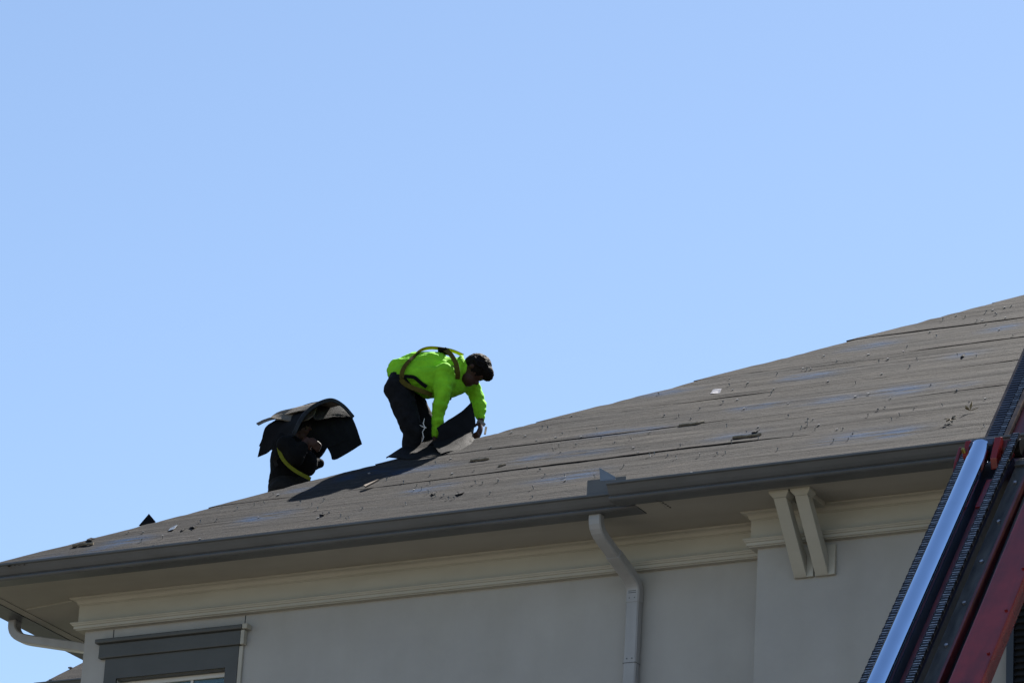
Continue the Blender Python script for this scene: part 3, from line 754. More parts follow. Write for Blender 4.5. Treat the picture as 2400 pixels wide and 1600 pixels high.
# jeans and boots
jn = [('s', P(939, 905, 0), (0.153, 0.118, 0.135), np.array([VD, np.array([.878, .479, 0]), np.array([0, 0, 1.0])])),
      ('c', [hipN, P(948, 955, -0.12), kneeN, P(964, 1052, -0.07), P(958, 1084, 0.0)], [0.115, 0.102, 0.084, 0.076, 0.070]),
      ('c', [hipF, P(975, 955, 0.11), kneeF, P(996, 1046, 0.11), P(987, 1074, 0.12)], [0.112, 0.097, 0.080, 0.073, 0.068]),
      ('s', P(934, 892, 0.0), (0.148, 0.080, 0.095), np.array([VD, np.array([.878, .479, 0]), np.array([0, 0, 1.0])]))]
JN = blob(jn, 0.011, 'jeans', JEAN, R1, 4, [(0.010, 8), (0.006, (14, 14, 26))])
for k, (pts) in enumerate(([(995, 980), (992, 992), (996, 1002), (990, 1012), (993, 1024), (989, 1035)], [(1013, 942), (1014, 955), (1016, 966)], [(984, 996), (992, 1000), (999, 1002)])):
    of = (-0.215, -0.02, -0.215)[k]
    MB().tube([P(a, b, of) for a, b in pts], [0.002, 0.004, 0.005, 0.003, 0.004, 0.002][:len(pts)], 6).build('frayed_tear', THREAD, JN)
for an, kn in ((ankN, kneeN), (ankF, kneeF)):
    f_ = np.array([.83, .30, .45]); f_ /= np.linalg.norm(f_)
    blob([('c', [an + np.array([0, 0, .04]), an - np.array([0, 0, .02]), an + f_ * .13 - np.array([0, 0, .02]), an + f_ * .20 - np.array([0, 0, .02])], [0.055, 0.055, 0.05, 0.042])], 0.012, 'boot', BOOT, R1, 3)
# harness
HN = ribbon([P(968, 838, -0.10), P(985, 822, -0.06), P(1008, 815.5, -0.02), P(1038, 818, 0.0), P(1062, 823, 0.03), P(1085, 833, 0.06)], 0.036, VD + np.array([0, 0, -.35]), 'harness', WEBY, R1)
ribbon([P(946, 876, -0.205), P(941, 890, -0.215), P(955, 903, -0.21), P(976, 912, -0.20), P(996, 919, -0.19), P(1012, 926, -0.16)], 0.040, np.array([0, 0, 1.0]), 'hip_strap', WEBO, HN)
ribbon([P(972, 834, -0.12), P(955, 850, -0.175), P(944, 868, -0.20), P(941, 886, -0.21)], 0.036, np.array([.8, .3, .2]), 'back_strap', WEBO, HN)
ribbon([P(1040, 817, -0.02), P(1055, 829, -0.12), P(1068, 850, -0.195), P(1073, 872, -0.19), P(1072, 888, -0.15)], 0.038, np.array([.9, .2, .4]), 'shoulder_strap', WEBO, HN)
MB().obox(P(1026, 819, -0.06), P(1052, 823, -0.06) - P(1026, 819, -0.06), VD * 0.10, (0, 0, 0.022)).build('dorsal_pad', BLKCL, HN, bevel=0.006)
MB().obox(P(966, 840, -0.13), P(984, 826, -0.11) - P(966, 840, -0.13), VD * 0.055, (0, 0, 0.012)).build('buckle', BLKCL, HN, bevel=0.003)
MB().tube([P(1052 + 5 * math.cos(a), 933 + 4 * math.sin(a), -0.02) for a in np.linspace(0, 2 * math.pi, 13)], 0.006, 6).build('chest_ring', STEEL, HN)
ribbon([P(948, 882, -0.213), P(970, 884, -0.217), P(985, 896, -0.205), P(1000, 907, -0.20)], 0.03, np.array([0, 0, 1.0]), 'side_strap', BLKCL, HN)
ribbon([P(1119, 986, 0.155), P(1129, 990, 0.135), P(1136, 997, 0.15)], 0.03, np.array([0.1, 0, 1.0]), 'glove_cuff', GLOVE, R1)

# ------------------------------------------------------------------ roofer carrying shingles
A2_ = left_pt(665, 1385)
Q = Frame(A2_)
R2 = empty('person', tuple(A2_), 'roofer in black clothes carrying arched old shingles over his shoulders', 'person')
h2 = Q(690, 1005, 0.02)
c2_ = Q(740, 1000, 0) - Q(690, 1003, 0); c2_ /= np.linalg.norm(c2_)
U3 = np.array([0, 0, 1.0]); F3 = np.array([.878, .479, 0])
f2 = F3 * 0.92 - U3 * 0.38; f2 /= np.linalg.norm(f2); u2 = U3 * 0.92 + F3 * 0.38; u2 /= np.linalg.norm(u2); s2 = np.cross(u2, f2)
H2 = np.array([s2, f2, u2])
hc2 = Q(702, 1003, 0.02)
b2 = [('s', hc2, (0.076, 0.096, 0.112), H2), ('s', hc2 + f2 * 0.035 - u2 * 0.06, (0.056, 0.06, 0.06), H2), ('s', hc2 + f2 * 0.104 - u2 * 0.02, (0.013, 0.02, 0.022), H2),
      ('s', hc2 + f2 * 0.085 - u2 * 0.06, (0.024, 0.014, 0.012), H2), ('s', hc2 + f2 * 0.086 + u2 * 0.025, (0.05, 0.018, 0.012), H2)]
for s_ in (-1, 1): b2.append(('s', hc2 + s2 * 0.078 * s_ - f2 * 0.01 - u2 * 0.01, (0.014, 0.022, 0.032), H2))
nk2, che2, wai2, pel2 = Q(680, 1035, 0), Q(680, 1070, 0), Q(672, 1110, 0), Q(668, 1145, 0)
sN2, sF2 = Q(672, 1043, -0.18), Q(690, 1040, 0.18)
eN2, wN2 = Q(694, 1072, -0.24), Q(718, 1033, -0.19)
eF2, wF2 = Q(728, 1070, 0.3), Q(772, 1030, 0.31)
hN2, hF2 = Q(662, 1155, -0.1), Q(674, 1152, 0.1)
kN2, kF2 = Q(672, 1262, -0.11), Q(690, 1258, 0.12)
aN2, aF2 = Q(662, 1372, -0.1), Q(685, 1362, 0.12)
b2 += [('c', [nk2, che2, wai2, pel2], [0.075, 0.13, 0.115, 0.12]), ('c', [hc2 - u2 * .05, nk2], [0.055, 0.06]), ('c', [sN2, nk2, sF2], [0.055, 0.06, 0.055]),
       ('c', [sN2, eN2, wN2], [0.056, 0.045, 0.034]), ('c', [sF2, eF2, wF2], [0.056, 0.045, 0.034]), ('c', [hN2, kN2, aN2], [0.085, 0.06, 0.045]), ('c', [hF2, kF2, aF2], [0.085, 0.06, 0.045])]
b2 += hand(Q(732, 1036, -0.20), Q(750, 1046, -0.20) - Q(728, 1030, -0.19), VD, 1.1, 0.92)
b2 += hand(Q(785, 1020, 0.30), Q(800, 1005, 0.30) - Q(780, 1025, 0.3), VD, 0.9, 1.0)
blob(b2, 0.0075, 'body', SKIN, R2, 3)
blob([('s', hc2 + u2 * 0.02 - f2 * 0.012, (0.086, 0.10, 0.112), H2), ('s', hc2 + u2 * 0.01 - f2 * 0.06, (0.07, 0.05, 0.085), H2)], 0.008, 'hair', HAIR, R2, 1, [(0.005, 60)])
blob([('c', [Q(672, 1046, 0), Q(676, 1075, 0), Q(672, 1112, 0), Q(668, 1128, 0)], [0.125, 0.155, 0.140, 0.135]), ('c', [Q(690, 1060, -0.05), Q(715, 1085, -0.04), Q(722, 1100, 0)], [0.12, 0.10, 0.06]),
      ('c', [sN2, eN2, Q(706, 1050, -0.215)], [0.085, 0.07, 0.056]), ('c', [sF2, eF2, Q(762, 1038, 0.31)], [0.085, 0.07, 0.052]), ('c', [Q(700, 1095, 0), Q(748, 1085, 0.05)], [0.09, 0.04])],
     0.011, 'jacket', BLKCL, R2, 4, [(0.012, 8), (0.006, 22)])
blob([('s', Q(670, 1145, 0), (0.165, 0.15, 0.13), np.array([VD, F3, U3])), ('c', [hN2, kN2, aN2], [0.12, 0.09, 0.075]), ('c', [hF2, kF2, aF2], [0.12, 0.09, 0.075]), ('c', [Q(690, 1130, 0), Q(718, 1142, 0.02)], [0.10, 0.07])],
     0.012, 'trousers', GREYCL, R2, 4, [(0.010, 8)])
for an in (aN2, aF2):
    f_ = np.array([.83, .30, .45]); f_ /= np.linalg.norm(f_)
    blob([('c', [an + np.array([0, 0, .04]), an - np.array([0, 0, .02]), an + f_ * .13 - np.array([0, 0, .02]), an + f_ * .20 - np.array([0, 0, .02])], [0.055, 0.055, 0.05, 0.042])], 0.012, 'boot', BOOT, R2, 3)
ribbon([Q(653, 1048, -0.19), Q(658, 1066, -0.205), Q(668, 1082, -0.215), Q(684, 1097, -0.215), Q(704, 1110, -0.20), Q(728, 1122, -0.14)], 0.030, np.array([.2, .1, 1.0]), 'harness_strap', WEBG, R2)
ribbon([Q(649, 1092, -0.16), Q(644, 1080, -0.15), Q(650, 1070, -0.18)], 0.03, np.array([.9, .1, .2]), 'strap_buckle', GREYCL, R2)

def bez_sheet(rows, nu=14, nv=10, bumpy=0.004, seed=0):
    """rows: list of polylines of 3D control points (same length); smooth in both directions"""
    R = np.array(rows, float)
    def interp(A, n):
        k = len(A); out = []
        for t in np.linspace(0, k - 1, n):
            i = min(int(t), k - 2); u = t - i
            a = A[max(i - 1, 0)]; b = A[i]; c = A[i + 1]; d = A[min(i + 2, k - 1)]
            out.append(0.5 * (2 * b + (c - a) * u + (2 * a - 5 * b + 4 * c - d) * u * u + (3 * b - a - 3 * c + d) * u ** 3))
        return np.array(out)
    S = interp(R, nu)
    S = np.array([interp(row, nv) for row in S])
    for i in range(nu):
        for j in range(nv):
            S[i, j] += np.array([mnoise.noise((i * .5, j * .5, seed + k * 3.1)) for k in range(3)]) * bumpy
    return S
def shingle(rows, label, group, mats=(None, None), thick=0.007, seed=0, nu=16, nv=12, name='shingle_sheet', bumpy=0.005):
    mb = MB().grid(bez_sheet(rows, nu, nv, bumpy, seed), thick)
    return thing(mb, name, list(mats), label, 'shingle', group, smooth=True, sharp=40)
GC = 'old shingles carried on the shoulders'
# vault over the head: rim nearest the viewer, then back along the left
def vault(off_l, lift, r_sc, t0, t1, near_shift):
    rows = []
    for k, (dxp, dyp, dof) in enumerate(((0, 0, -0.26), (-45, 9, -0.08), (-95, 22, 0.10), (-128, 33, 0.22))):
        row = []
        for t in np.linspace(t0, t1, 7):
            # arch in the rim plane: lower left foot, crown, right tip
            pts = [(688, 1018, 0.0), (704, 985, 0.0), (724, 960, 0.03), (752, 942, 0.06), (780, 936, 0.12), (806, 950, 0.2), (829, 976, 0.28)]
            f_ = t * 6; i = min(int(f_), 5); u = f_ - i
            a = np.array(pts[i], float); b = np.array(pts[i + 1], float); q = a * (1 - u) + b * u
            row.append(Q(q[0] + dxp * off_l, q[1] + dyp - lift, q[2] * 1.0 + dof + near_shift))
        rows.append(row)
    return rows
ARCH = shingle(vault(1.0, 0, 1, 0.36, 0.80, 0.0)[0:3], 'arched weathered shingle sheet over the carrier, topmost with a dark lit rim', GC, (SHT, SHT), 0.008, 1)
ORIG[ARCH.name] = np.array(ARCH.location)
ribbon([Q(688, 1018, -.275), Q(704, 985, -.275), Q(724, 960, -.245), Q(752, 942.5, -.215), Q(780, 937, -.155), Q(806, 951, -.07), Q(829, 977, .0)], 0.030, FW * 0.35 + np.array([0.3, 0, -1.0]), 'worn_edge', EDGE, ARCH, 0.012)
shingle(vault(0.86, -4, 1, 0.0, 0.5, 0.03)[0:3], 'lower left of the arched shingle load, its shade put into a near-black colour', GC, (SHB, SHB), 0.008, 8)  # near-black colour stands in for the shadow below the arched rim
shingle([[Q(640, 976, .12), Q(656, 966, .10), Q(690, 957, .06), Q(722, 948, .04), Q(750, 941, .04)], [Q(634, 981, .02), Q(660, 984, -.02), Q(690, 990, -.08), Q(720, 985, -.12), Q(735, 975, -.1)]],
        'flat tan shingle slab forming the left top of the load', GC, (SHT, SHT), 0.010, 2)
shingle([[Q(745, 946, .10), Q(775, 940, .12), Q(805, 951, .16), Q(829, 977, .22)], [Q(734, 962, .0), Q(765, 958, .02), Q(800, 964, .08), Q(826, 977, .2)], [Q(731, 975, -.10), Q(742, 985, -.10), Q(785, 977, 0.0), Q(824, 977, .18)]],
        'granule covered shingle underside lit grey, right below the arch', GC, (SHB, SHG), 0.008, 3)
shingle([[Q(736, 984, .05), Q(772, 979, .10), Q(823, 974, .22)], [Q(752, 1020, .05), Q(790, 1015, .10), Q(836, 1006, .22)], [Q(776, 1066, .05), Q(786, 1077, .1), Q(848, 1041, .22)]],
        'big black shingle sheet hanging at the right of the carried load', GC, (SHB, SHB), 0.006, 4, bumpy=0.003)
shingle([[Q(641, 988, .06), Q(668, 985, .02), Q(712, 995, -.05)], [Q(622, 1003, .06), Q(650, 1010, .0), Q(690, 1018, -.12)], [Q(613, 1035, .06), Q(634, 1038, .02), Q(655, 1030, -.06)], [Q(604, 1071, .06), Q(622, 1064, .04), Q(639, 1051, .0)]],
        'black torn shingle hanging down at the left of the carried load', GC, (SHB, SHB), 0.006, 5, bumpy=0.003)
shingle([[Q(601, 993, .1), Q(625, 981, .08), Q(650, 976, .04)], [Q(606, 997, .06), Q(630, 986, .04), Q(664, 980, .0)]],
        'narrow pale shingle strip sticking out left of the carried load', GC, (SHT, SHT), 0.006, 6, bumpy=0.002)
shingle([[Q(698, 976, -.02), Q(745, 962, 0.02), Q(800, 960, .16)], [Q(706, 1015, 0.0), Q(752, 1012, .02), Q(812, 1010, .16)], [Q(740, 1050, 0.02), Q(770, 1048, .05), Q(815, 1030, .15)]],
        'inner dark shingle sheet behind the hand of the carrier', GC, (SHB, SHB), 0.006, 7)

# ------------------------------------------------------------------ torn shingles by the bending roofer
P0 = Frame(left_pt(960, 1160))
GT = 'torn off shingles heaped on the hip'
def RH(px, py, h=0.0):
    return roof_pt(px, py, h)
shingle([[P0(906, 1074, -0.42), P0(950, 1046, -0.42), P0(1000, 1036, -0.38), P0(1030, 1025, -.34)], [P0(915, 1072, -0.52), P0(955, 1060, -0.52), P0(1005, 1050, -0.48), P0(1050, 1030, -.44)], [P0(960, 1078, -0.75), P0(990, 1074, -0.78), P0(1020, 1068, -0.72), P0(1070, 1045, -.64)]],
        'wide black shingle lying left at the feet of the bending roofer', GT, (SHB, SHB), 0.008, 11)
shingle([[P0(1013, 1035, -0.52), P0(1040, 1030, -0.5), P0(1075, 1012, -0.42), P0(1100, 1000, -.35)], [P0(1020, 1050, -0.66), P0(1050, 1042, -0.62), P0(1085, 1025, -0.52), P0(1104, 1015, -.42)], [P0(1033, 1065, -0.86), P0(1060, 1058, -0.82), P0(1090, 1050, -0.7), P0(1106, 1042, -.6)]],
        'grey granule faced shingle half in shadow in front of the roofer', GT, (SHG, SHB), 0.008, 12)
shingle([[P0(1058, 1046, -0.66), P0(1085, 1030, -0.55), P0(1108, 1026, -0.45)], [P0(1050, 1060, -0.82), P0(1090, 1048, -0.7), P0(1120, 1040, -.55)], [P0(1046, 1066, -0.88), P0(1095, 1058, -.8), P0(1132, 1043, -.62)]],
        'small grey shingle flap with a bright torn tip, lowest of the heap', GT, (SHG, SHB), 0.008, 13)
shingle([[P0(1104, 943, -0.34), P0(1108, 958, -0.35), P0(1112, 985, -0.36), P0(1112, 1000, -.36)], [P0(1080, 966, -0.40), P0(1085, 985, -0.42), P0(1090, 1004, -0.44), P0(1092, 1014, -.44)], [P0(1050, 985, -0.47), P0(1055, 1003, -0.49), P0(1060, 1024, -0.50), P0(1062, 1036, -.50)], [P0(1024, 1003, -0.52), P0(1028, 1018, -0.53), P0(1018, 1036, -0.54), P0(1008, 1044, -.55)]],
        'large black shingle curling upright between the roofer hands', GT, (SHB, SHB), 0.009, 14)
shingle([[P0(1100, 1003, -0.15), P0(1107, 1001, -0.16), P0(1112, 1000, -.18)], [P0(1100, 1024, -0.22), P0(1105, 1025, -0.26), P0(1108, 1025, -.26)]],
        'tan edged shingle end standing beside the far hand', GT, (SHT, SHT), 0.008, 15, bumpy=0.001)
shingle([[P0(1137, 1001, 0.05), P0(1142, 1001, 0.05)], [P0(1134, 1018, -0.05), P0(1139, 1018, -.05)]],
        'thin grey shingle corner standing right of the far hand', GT, (SHT, SHT), 0.006, 16, bumpy=0.0)

# ------------------------------------------------------------------ debris on the roof
def flake(pxs, h0, h1, mats, label, cat, name, thick=0.006, group=None):
    q = [RH(a, b, h) for (a, b), h in zip(pxs, (h0 * 0.6, h0 * 0.6, h1 * 0.45, h1 * 0.45))]
    mb = MB().grid(bez_sheet([[q[0], q[1]], [q[3], q[2]]], 5, 6, 0.006, len(label)), thick)
    return thing(mb, name, mats if isinstance(mats, list) else [mats, mats], label, cat, group)
def stick(pts, r, mat, label, name='stick', cat='stick', lift=0.012):
    q = [RH(a, b, r * 0.8 + 0.003 * (k % 2)) for k, (a, b) in enumerate(pts)]
    n = len(q); mb = MB().tube(q, [0.75 * r * (0.75 + 0.4 * random.random()) for _ in q], 6)
    return thing(mb, name, mat, label, cat)
tri = Frame(roof_pt(345, 1226))
mb = MB().prism([tri(325, 1231, 0.02), tri(349, 1203, 0.06), tri(365, 1222, 0.02), tri(345, 1232, 0.0)], VD * 0.008)
thing(mb, 'shingle_scrap', SHB, 'black triangular shingle scrap standing up on the hip at left', 'shingle scrap')
flake([(393, 1244), (402, 1236), (416, 1230), (407, 1240)], 0.012, 0.03, FLASH, 'pale bent tin scrap on the roof right of the black triangle', 'tin scrap', 'tin_scrap', 0.003)
stick([(171, 1279), (182, 1277), (196, 1275), (206, 1274), (219, 1273)], 0.016, BARK, 'crooked pale stick on the left end of the roof')
flake([(203, 1266), (212, 1261), (222, 1262), (212, 1266)], 0.012, 0.04, [RUST, SHB], 'small rusty brown scrap above the crooked stick', 'scrap', 'roof_scrap')
flake([(446, 1236), (452, 1231), (464, 1230), (455, 1236)], 0.012, 0.04, [SHG, SHB], 'dark crumpled scrap right of the pale tin scrap', 'scrap', 'roof_scrap')
flake([(423, 1243), (429, 1240), (434, 1240), (428, 1244)], 0.01, 0.02, [SHT, SHB], 'tiny pale shingle crumb between tin scrap and eave', 'scrap', 'roof_scrap')
q0, q1, q2_, q3 = RH(853, 1140, 0.02), RH(857, 1143, 0.02), RH(889, 1126, 0.035), RH(884, 1127, 0.035)
mb = MB().prism([q0, q1, q2_, q3], (0, -0.006, 0.012)); thing(mb, 'wood_shim', WOOD, 'tan wooden shim lying at the edge of the roofer shadow', 'shim', fix=True)
stick([(1103, 1079), (1116, 1077.5), (1128, 1076.5), (1138, 1075), (1146, 1074)], 0.013, BARK, 'straight knobbly stick on the roof right of the heap')
stick([(1168, 1092), (1176, 1089.5), (1185, 1088)], 0.013, BARK, 'short stub of stick right of the knobbly stick', 'stick')
flake([(1010, 1158), (1018, 1154), (1024, 1154), (1016, 1159)], 0.01, 0.04, [SHG, SHB], 'dark curled shingle crumb beside the blue smudge', 'scrap', 'roof_scrap')
flake([(1068, 1160), (1072, 1154), (1088, 1155), (1076, 1159)], 0.01, 0.03, [SHG, SHB], 'dark flat scrap with a pale corner above the eave', 'scrap', 'roof_scrap')
flake([(750, 1206), (757, 1202), (764, 1203), (757, 1207)], 0.01, 0.035, [SHG, SHB], 'dark lump of shingle above the gutter left of the shadow', 'scrap', 'roof_scrap')
stick([(1592, 996.5), (1606, 994.5), (1622, 993.5), (1636, 991), (1650, 988)], 0.015, BARK, 'bowed grey stick on the middle of the roof')
stick([(1718, 1025.5), (1734, 1023.5), (1750, 1022.5), (1768, 1019.5), (1784, 1017)], 0.016, BARK, 'long pale stick lying on a blue smudge')
flake([(1762, 1014), (1770, 1009), (1780, 1008), (1771, 1013)], 0.015, 0.04, [SHB, SHB], 'black bark flake just above the long pale stick', 'bark flake', 'bark_flake')
flake([(1665, 924), (1671, 913), (1691, 911), (1687, 921)], 0.006, 0.012, LABELM, 'grey metal tag lying flat near the hip', 'metal tag', 'metal_tag', 0.003)
mb = MB()
lc = RH(2228, 984, 0.03)
for k in range(7):
    a = k * 0.9; d = np.array([math.cos(a) * 0.045, math.sin(a) * 0.05, 0.02 * math.sin(a * 2) + 0.03 * math.sin(a)])
    mb.grid([[lc, lc + d * 0.6 + np.array([0.012, 0, 0.01])], [lc + d * 0.6 - np.array([0.012, 0, -0.01]), lc + d]], 0.003)
thing(mb, 'dry_leaf', [SHB, BARK], 'black crumpled leaf on the roof left of the hoist', 'leaf')
mb = MB(); lc = RH(2273, 962, 0.02)
for d in ((-0.05, 0.03, 0.06), (0.0, 0.04, 0.09), (0.06, 0.01, 0.02), (-0.02, -0.05, 0.01)):
    d = np.array(d); mb.grid([[lc, lc + d * 0.5 + np.array([0.010, 0, 0])], [lc + d * 0.5 - np.array([0.010, 0, 0]), lc + d]], 0.003)
thing(mb, 'dry_leaf', [LEAFM, LEAFM], 'pale spiky dry leaf on the roof nearest the hoist', 'leaf')
flake([(2252, 836), (2257, 832), (2262, 831), (2258, 836)], 0.01, 0.04, [SHB, SHB], 'dark curled leaf high on the roof beside the hoist', 'leaf', 'dry_leaf')
mb = MB(); G = []
for k in range(14):
    px = 2 + k * 4.6; py = 1329.5 - k * 0.42
    G.append([RH(px, py, 0.0), RH(px, py - 2.5, 0.035 + 0.025 * mnoise.noise((k * .9, 1, 1))), RH(px, py - 5.0, 0.03 + 0.02 * mnoise.noise((k * .7, 5, 1))), RH(px, py - 6.5, 0.0)])
mb.grid(G, 0.004); thing(mb, 'felt_scrap', [FELT, SHB], 'crumpled torn felt scrap in the left corner of the eave', 'felt scrap')

# nails and flush plastic caps: too many and too small to pick apart
nl = MB(); cp_ = MB(); rnd = random.Random(21)
nu = np.array([0, -PT, 1.0]); nu /= np.linalg.norm(nu)
NAILS = [(1272, 1004), (1284, 1006), (1318, 1018), (1310, 1047), (1297, 1057), (1312, 1063), (1236, 1101), (1266, 1103), (1277, 1116), (1251, 1146), (1166, 1130), (1147, 1159),
         (1022, 1088), (1006, 1117), (1004, 1157), (1022, 1165), (1040, 1164), (1052, 1170), (1065, 1169), (1248, 1167), (1325, 1118), (905, 1127), (945, 1133), (975, 1141), (969, 1151), (987, 1149),
         (1008, 1134), (1116, 1134), (1130, 1134), (1168, 1129), (757, 1175), (745, 1195), (731, 1186), (770, 1204), (848, 1195), (798, 1212), (812, 1217), (952, 1183), (818, 1216),
         (1545, 926), (1591, 977), (1618, 984), (1558, 976), (1750, 1015), (1715, 1040), (1703, 1001), (1594, 1048), (1534, 1065), (1524, 1070), (1565, 1069), (1586, 1075), (1640, 1069), (1700, 1063), (1682, 1065), (1821, 1056),
         (1695, 946), (1711, 905), (1806, 925), (1892, 987), (1848, 977), (1876, 1006), (1893, 995), (1892, 1000), (1975, 1008), (1910, 1008), (2034, 978), (2058, 963), (2075, 958), (2141, 961), (2209, 952), (2243, 918), (2270, 945), (2308, 1001), (2245, 833), (2288, 837),
         (1890, 868), (2150, 845), (2130, 863), (2000, 1020), (1987, 1032), (1952, 1036), (1858, 1020), (1778, 1030), (1400, 1008), (1480, 1030), (1440, 1040), (1460, 1094), (1408, 1029), (620, 1180), (596, 1185), (705, 1180), (640, 1160), (555, 1195), (505, 1222), (470, 1225), (520, 1190), (380, 1262), (330, 1270), (360, 1282),
         (300, 1250), (1350, 1045), (1395, 1120), (1110, 1105), (2210, 752), (2262, 745), (2290, 755), (2335, 738), (2310, 735), (2375, 790), (2370, 720), (2125, 815), (2195, 790), (2060, 850), (1960, 850), (1820, 880), (2180, 905), (2005, 900), (1750, 905), (1640, 960), (2090, 985), (2110, 975)]
for px, py in NAILS:
    c = RH(px, py, 0.004); tlt = np.array([rnd.uniform(-.35, .35), rnd.uniform(0.1, .7), 0]); d = nu + tlt; d /= np.linalg.norm(d)
    L_ = rnd.uniform(0.012, 0.024)
    nl.tube([c, c + d * L_], 0.0027, 5); nl.tube([c + d * L_, c + d * (L_ + 0.004)], rnd.uniform(0.005, 0.0085), 8)
for k in range(170):
    i = rnd.randrange(len(laps)); y = laps[i] + rnd.choice([0.06, 0.3, 0.55, 0.8]) * step + rnd.uniform(-.06, .06)
    x = rnd.uniform(y + HC + 0.1, -8.3)
    c = np.array([x, y, ZG + PT * (y - YF)]) + nu * 0.014
    r = rnd.uniform(0.006, 0.011)
    a = rnd.uniform(0, 3); t = np.array([math.cos(a), math.sin(a), math.sin(a) * PT])
    cp_.tube([c - nu * 0.006, c + nu * 0.003], r, 9)
tag(nl.build('roofing_nails', NAIL), 'bent pale nails standing all over the bare roof', 'nails', kind='stuff')
tag(cp_.build('nail_caps', CAPM), 'pale round nail caps dotted flat on the roof felt', 'nail caps', kind='stuff')

# ------------------------------------------------------------------ hoist leaning on the eave
TH = rad(51.6)
hu = np.array([0, math.cos(TH), math.sin(TH)]); hw = np.array([1.0, 0, 0]); hn = np.array([0, -math.sin(TH), math.cos(TH)])
H0 = on_plane(2260, 1070, (0, 1, 0), GY2 - 0.22)      # outer edge of the left chain at the head
HO = empty('roof_hoist', tuple(H0 - hu * (H0[2] / hu[2])), 'red hoist mast with chrome ram and black chains leaning on the right eave', 'hoist')
def hp_(s_, w_, n_): return H0 + hu * s_ + hw * w_ + hn * n_
def hbox(mb, s0, s1, w0, w1, n0, n1): return mb.obox(hp_(s0, w0, n0), hu * (s1 - s0), hw * (w1 - w0), hn * (n1 - n0))
S_BOT = -(H0[2] - 0.4) / hu[2]
def leaf_chain(w0, w1, s0, s1, n0, mat, name, pitch=0.027):
    """rows of link plates along the mast"""
    m = MB(); hbox(m, s0, s1, w0 + 0.004, w1 - 0.004, n0 - 0.012, n0 + 0.002)
    k = 0; s_ = s0; mp_ = MB()
    while s_ < s1 - pitch:
        e = 0.0015 * ((k * 7) % 3)
        hbox(m, s_, s_ + pitch * 0.62, w0 - e * 0.5, w1 - e, n0 - 0.008, n0 + 0.014 + e)
        mp_.tube([hp_(s_ + pitch * 0.80, w0 + 0.004 + 2 * e, n0 + 0.009), hp_(s_ + pitch * 0.80, w1 - 0.004 - e, n0 + 0.009)], pitch * 0.20 + e * 0.5, 8); s_ += pitch; k += 1
    m.build('chain_links', STEEL, HO)['kind'] = 'stuff'
    m = mp_
    o = m.build(name, mat, HO, smooth=True, sharp=50); o['kind'] = 'stuff'; return o
leaf_chain(0.0, 0.056, S_BOT + 0.3, 0.055, 0.03, CHAIN, 'lift_chain')
leaf_chain(0.318, 0.374, S_BOT + 0.3, 0.12, 0.05, CHAIN, 'lift_chain')
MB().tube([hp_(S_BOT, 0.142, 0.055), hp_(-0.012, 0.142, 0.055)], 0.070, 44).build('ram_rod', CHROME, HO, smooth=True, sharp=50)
m = MB(); hbox(m, S_BOT, 0.02, 0.058, 0.318, -0.12, -0.06); m.build('mast_plate', NAVYS, HO)
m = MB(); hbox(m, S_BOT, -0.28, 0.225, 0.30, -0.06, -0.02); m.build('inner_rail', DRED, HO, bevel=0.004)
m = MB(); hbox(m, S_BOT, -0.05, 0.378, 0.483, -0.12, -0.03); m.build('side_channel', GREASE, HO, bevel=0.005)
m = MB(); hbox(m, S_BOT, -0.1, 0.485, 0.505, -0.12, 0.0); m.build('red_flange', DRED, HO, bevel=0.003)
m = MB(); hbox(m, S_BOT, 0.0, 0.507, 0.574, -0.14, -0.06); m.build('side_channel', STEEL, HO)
m = MB(); hbox(m, S_BOT, 0.35, 0.577, 0.795, -0.085, 0.02); m.build('outer_mast', RED, HO, bevel=0.010)
# crosshead
CH = MB(); hbox(CH, -0.05, 0.035, 0.070, 0.235, -0.03, 0.10); CH = CH.build('crosshead', NAVYS, HO, bevel=0.008)
def plate(w0, w1, prof, name, mat):
    return MB().prism([hp_(s_, w0, n_) for s_, n_ in prof], hw * (w1 - w0)).build(name, mat, CH, bevel=0.004, fix=True)
plate(0.034, 0.071, [(-0.115, 0.0), (-0.10, 0.07), (0.02, 0.105), (0.042, 0.09), (0.042, -0.03), (-0.06, -0.03)], 'cheek_plate', RED)
plate(0.236, 0.280, [(-0.20, 0.0), (-0.16, 0.06), (0.02, 0.105), (0.042, 0.09), (0.042, -0.03), (-0.16, -0.03)], 'cheek_plate', RED)
plate(-0.028, -0.006, [(-0.22, 0.0), (-0.12, 0.04), (0.03, 0.06), (0.04, -0.03), (-0.15, -0.03)], 'cheek_plate', RED)
plate(0.282, 0.335, [(-0.08, -0.02), (-0.03, 0.05), (0.038, 0.07), (0.04, -0.05)], 'chain_anchor', DRED)
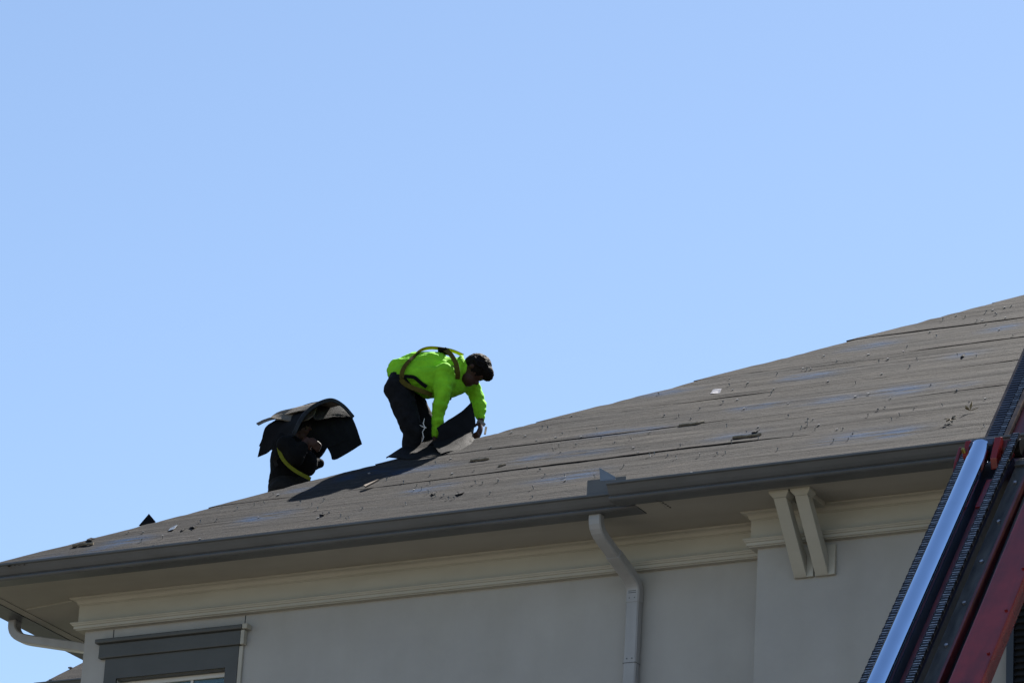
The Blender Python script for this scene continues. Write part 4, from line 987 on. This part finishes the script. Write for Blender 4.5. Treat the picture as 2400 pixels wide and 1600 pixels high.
for wc in (0.028, 0.346):
    c = hp_(0.03 if wc < 0.1 else 0.075, wc, -0.03)
    MB().tube([c - hw * 0.03, c + hw * 0.03], 0.062, 28).build('sheave', STEEL, CH, smooth=True, sharp=50)
MB().tube([hp_(-0.012, 0.142, 0.055), hp_(-0.004, 0.142, 0.055)], 0.047, 32).build('rod_nut', STEEL, CH, smooth=True, sharp=40)
c = hp_(-0.07, 0.040, 0.075)
MB().tube([c, c + hn * 0.03], [0.016, 0.012], 10).build('grease_fitting', BRASS, CH)
for sb in (-0.35, -0.8, -1.25, -1.7, -2.15):
    c = hp_(sb, 0.43, -0.03)
    MB().tube([c, c + hn * 0.012], 0.013, 6).build('bolt', CHAIN, HO)
    c = hp_(sb - 0.2, 0.765, 0.02)
    MB().tube([c, c + hn * 0.010], 0.011, 6).build('bolt', RED, HO)
m = MB(); hbox(m, -0.16, -0.10, 0.380, 0.482, -0.029, -0.012); m.build('cross_plate', GREASE, HO, bevel=0.003)
m = MB(); hbox(m, -0.62, -0.30, 0.228, 0.297, -0.019, -0.010); m.build('wear_pad', RED, HO, bevel=0.002)
MB().tube([hp_(s_, 0.54 + 0.008 * math.sin(s_ * 2.3), -0.045) for s_ in np.linspace(-3.4, 0.0, 30)], 0.012, 8).build('hose', STEEL, HO, smooth=True)
# inner stage sliding on above the eave
m = MB(); hbox(m, 0.0, 2.2, -0.02, 0.144, -0.20, -0.14)
UPM = m.build('inner_mast', RUST, HO, bevel=0.004)
m = MB(); s_ = 0.02
while s_ < 2.15:
    hbox(m, s_, s_ + 0.016, 0.012, 0.085, -0.1405, -0.122); s_ += 0.031
o = m.build('rack_teeth', RACK, UPM); o['kind'] = 'stuff'
leaf_chain(0.088, 0.138, 0.02, 2.2, -0.125, CHAIN, 'lift_chain')
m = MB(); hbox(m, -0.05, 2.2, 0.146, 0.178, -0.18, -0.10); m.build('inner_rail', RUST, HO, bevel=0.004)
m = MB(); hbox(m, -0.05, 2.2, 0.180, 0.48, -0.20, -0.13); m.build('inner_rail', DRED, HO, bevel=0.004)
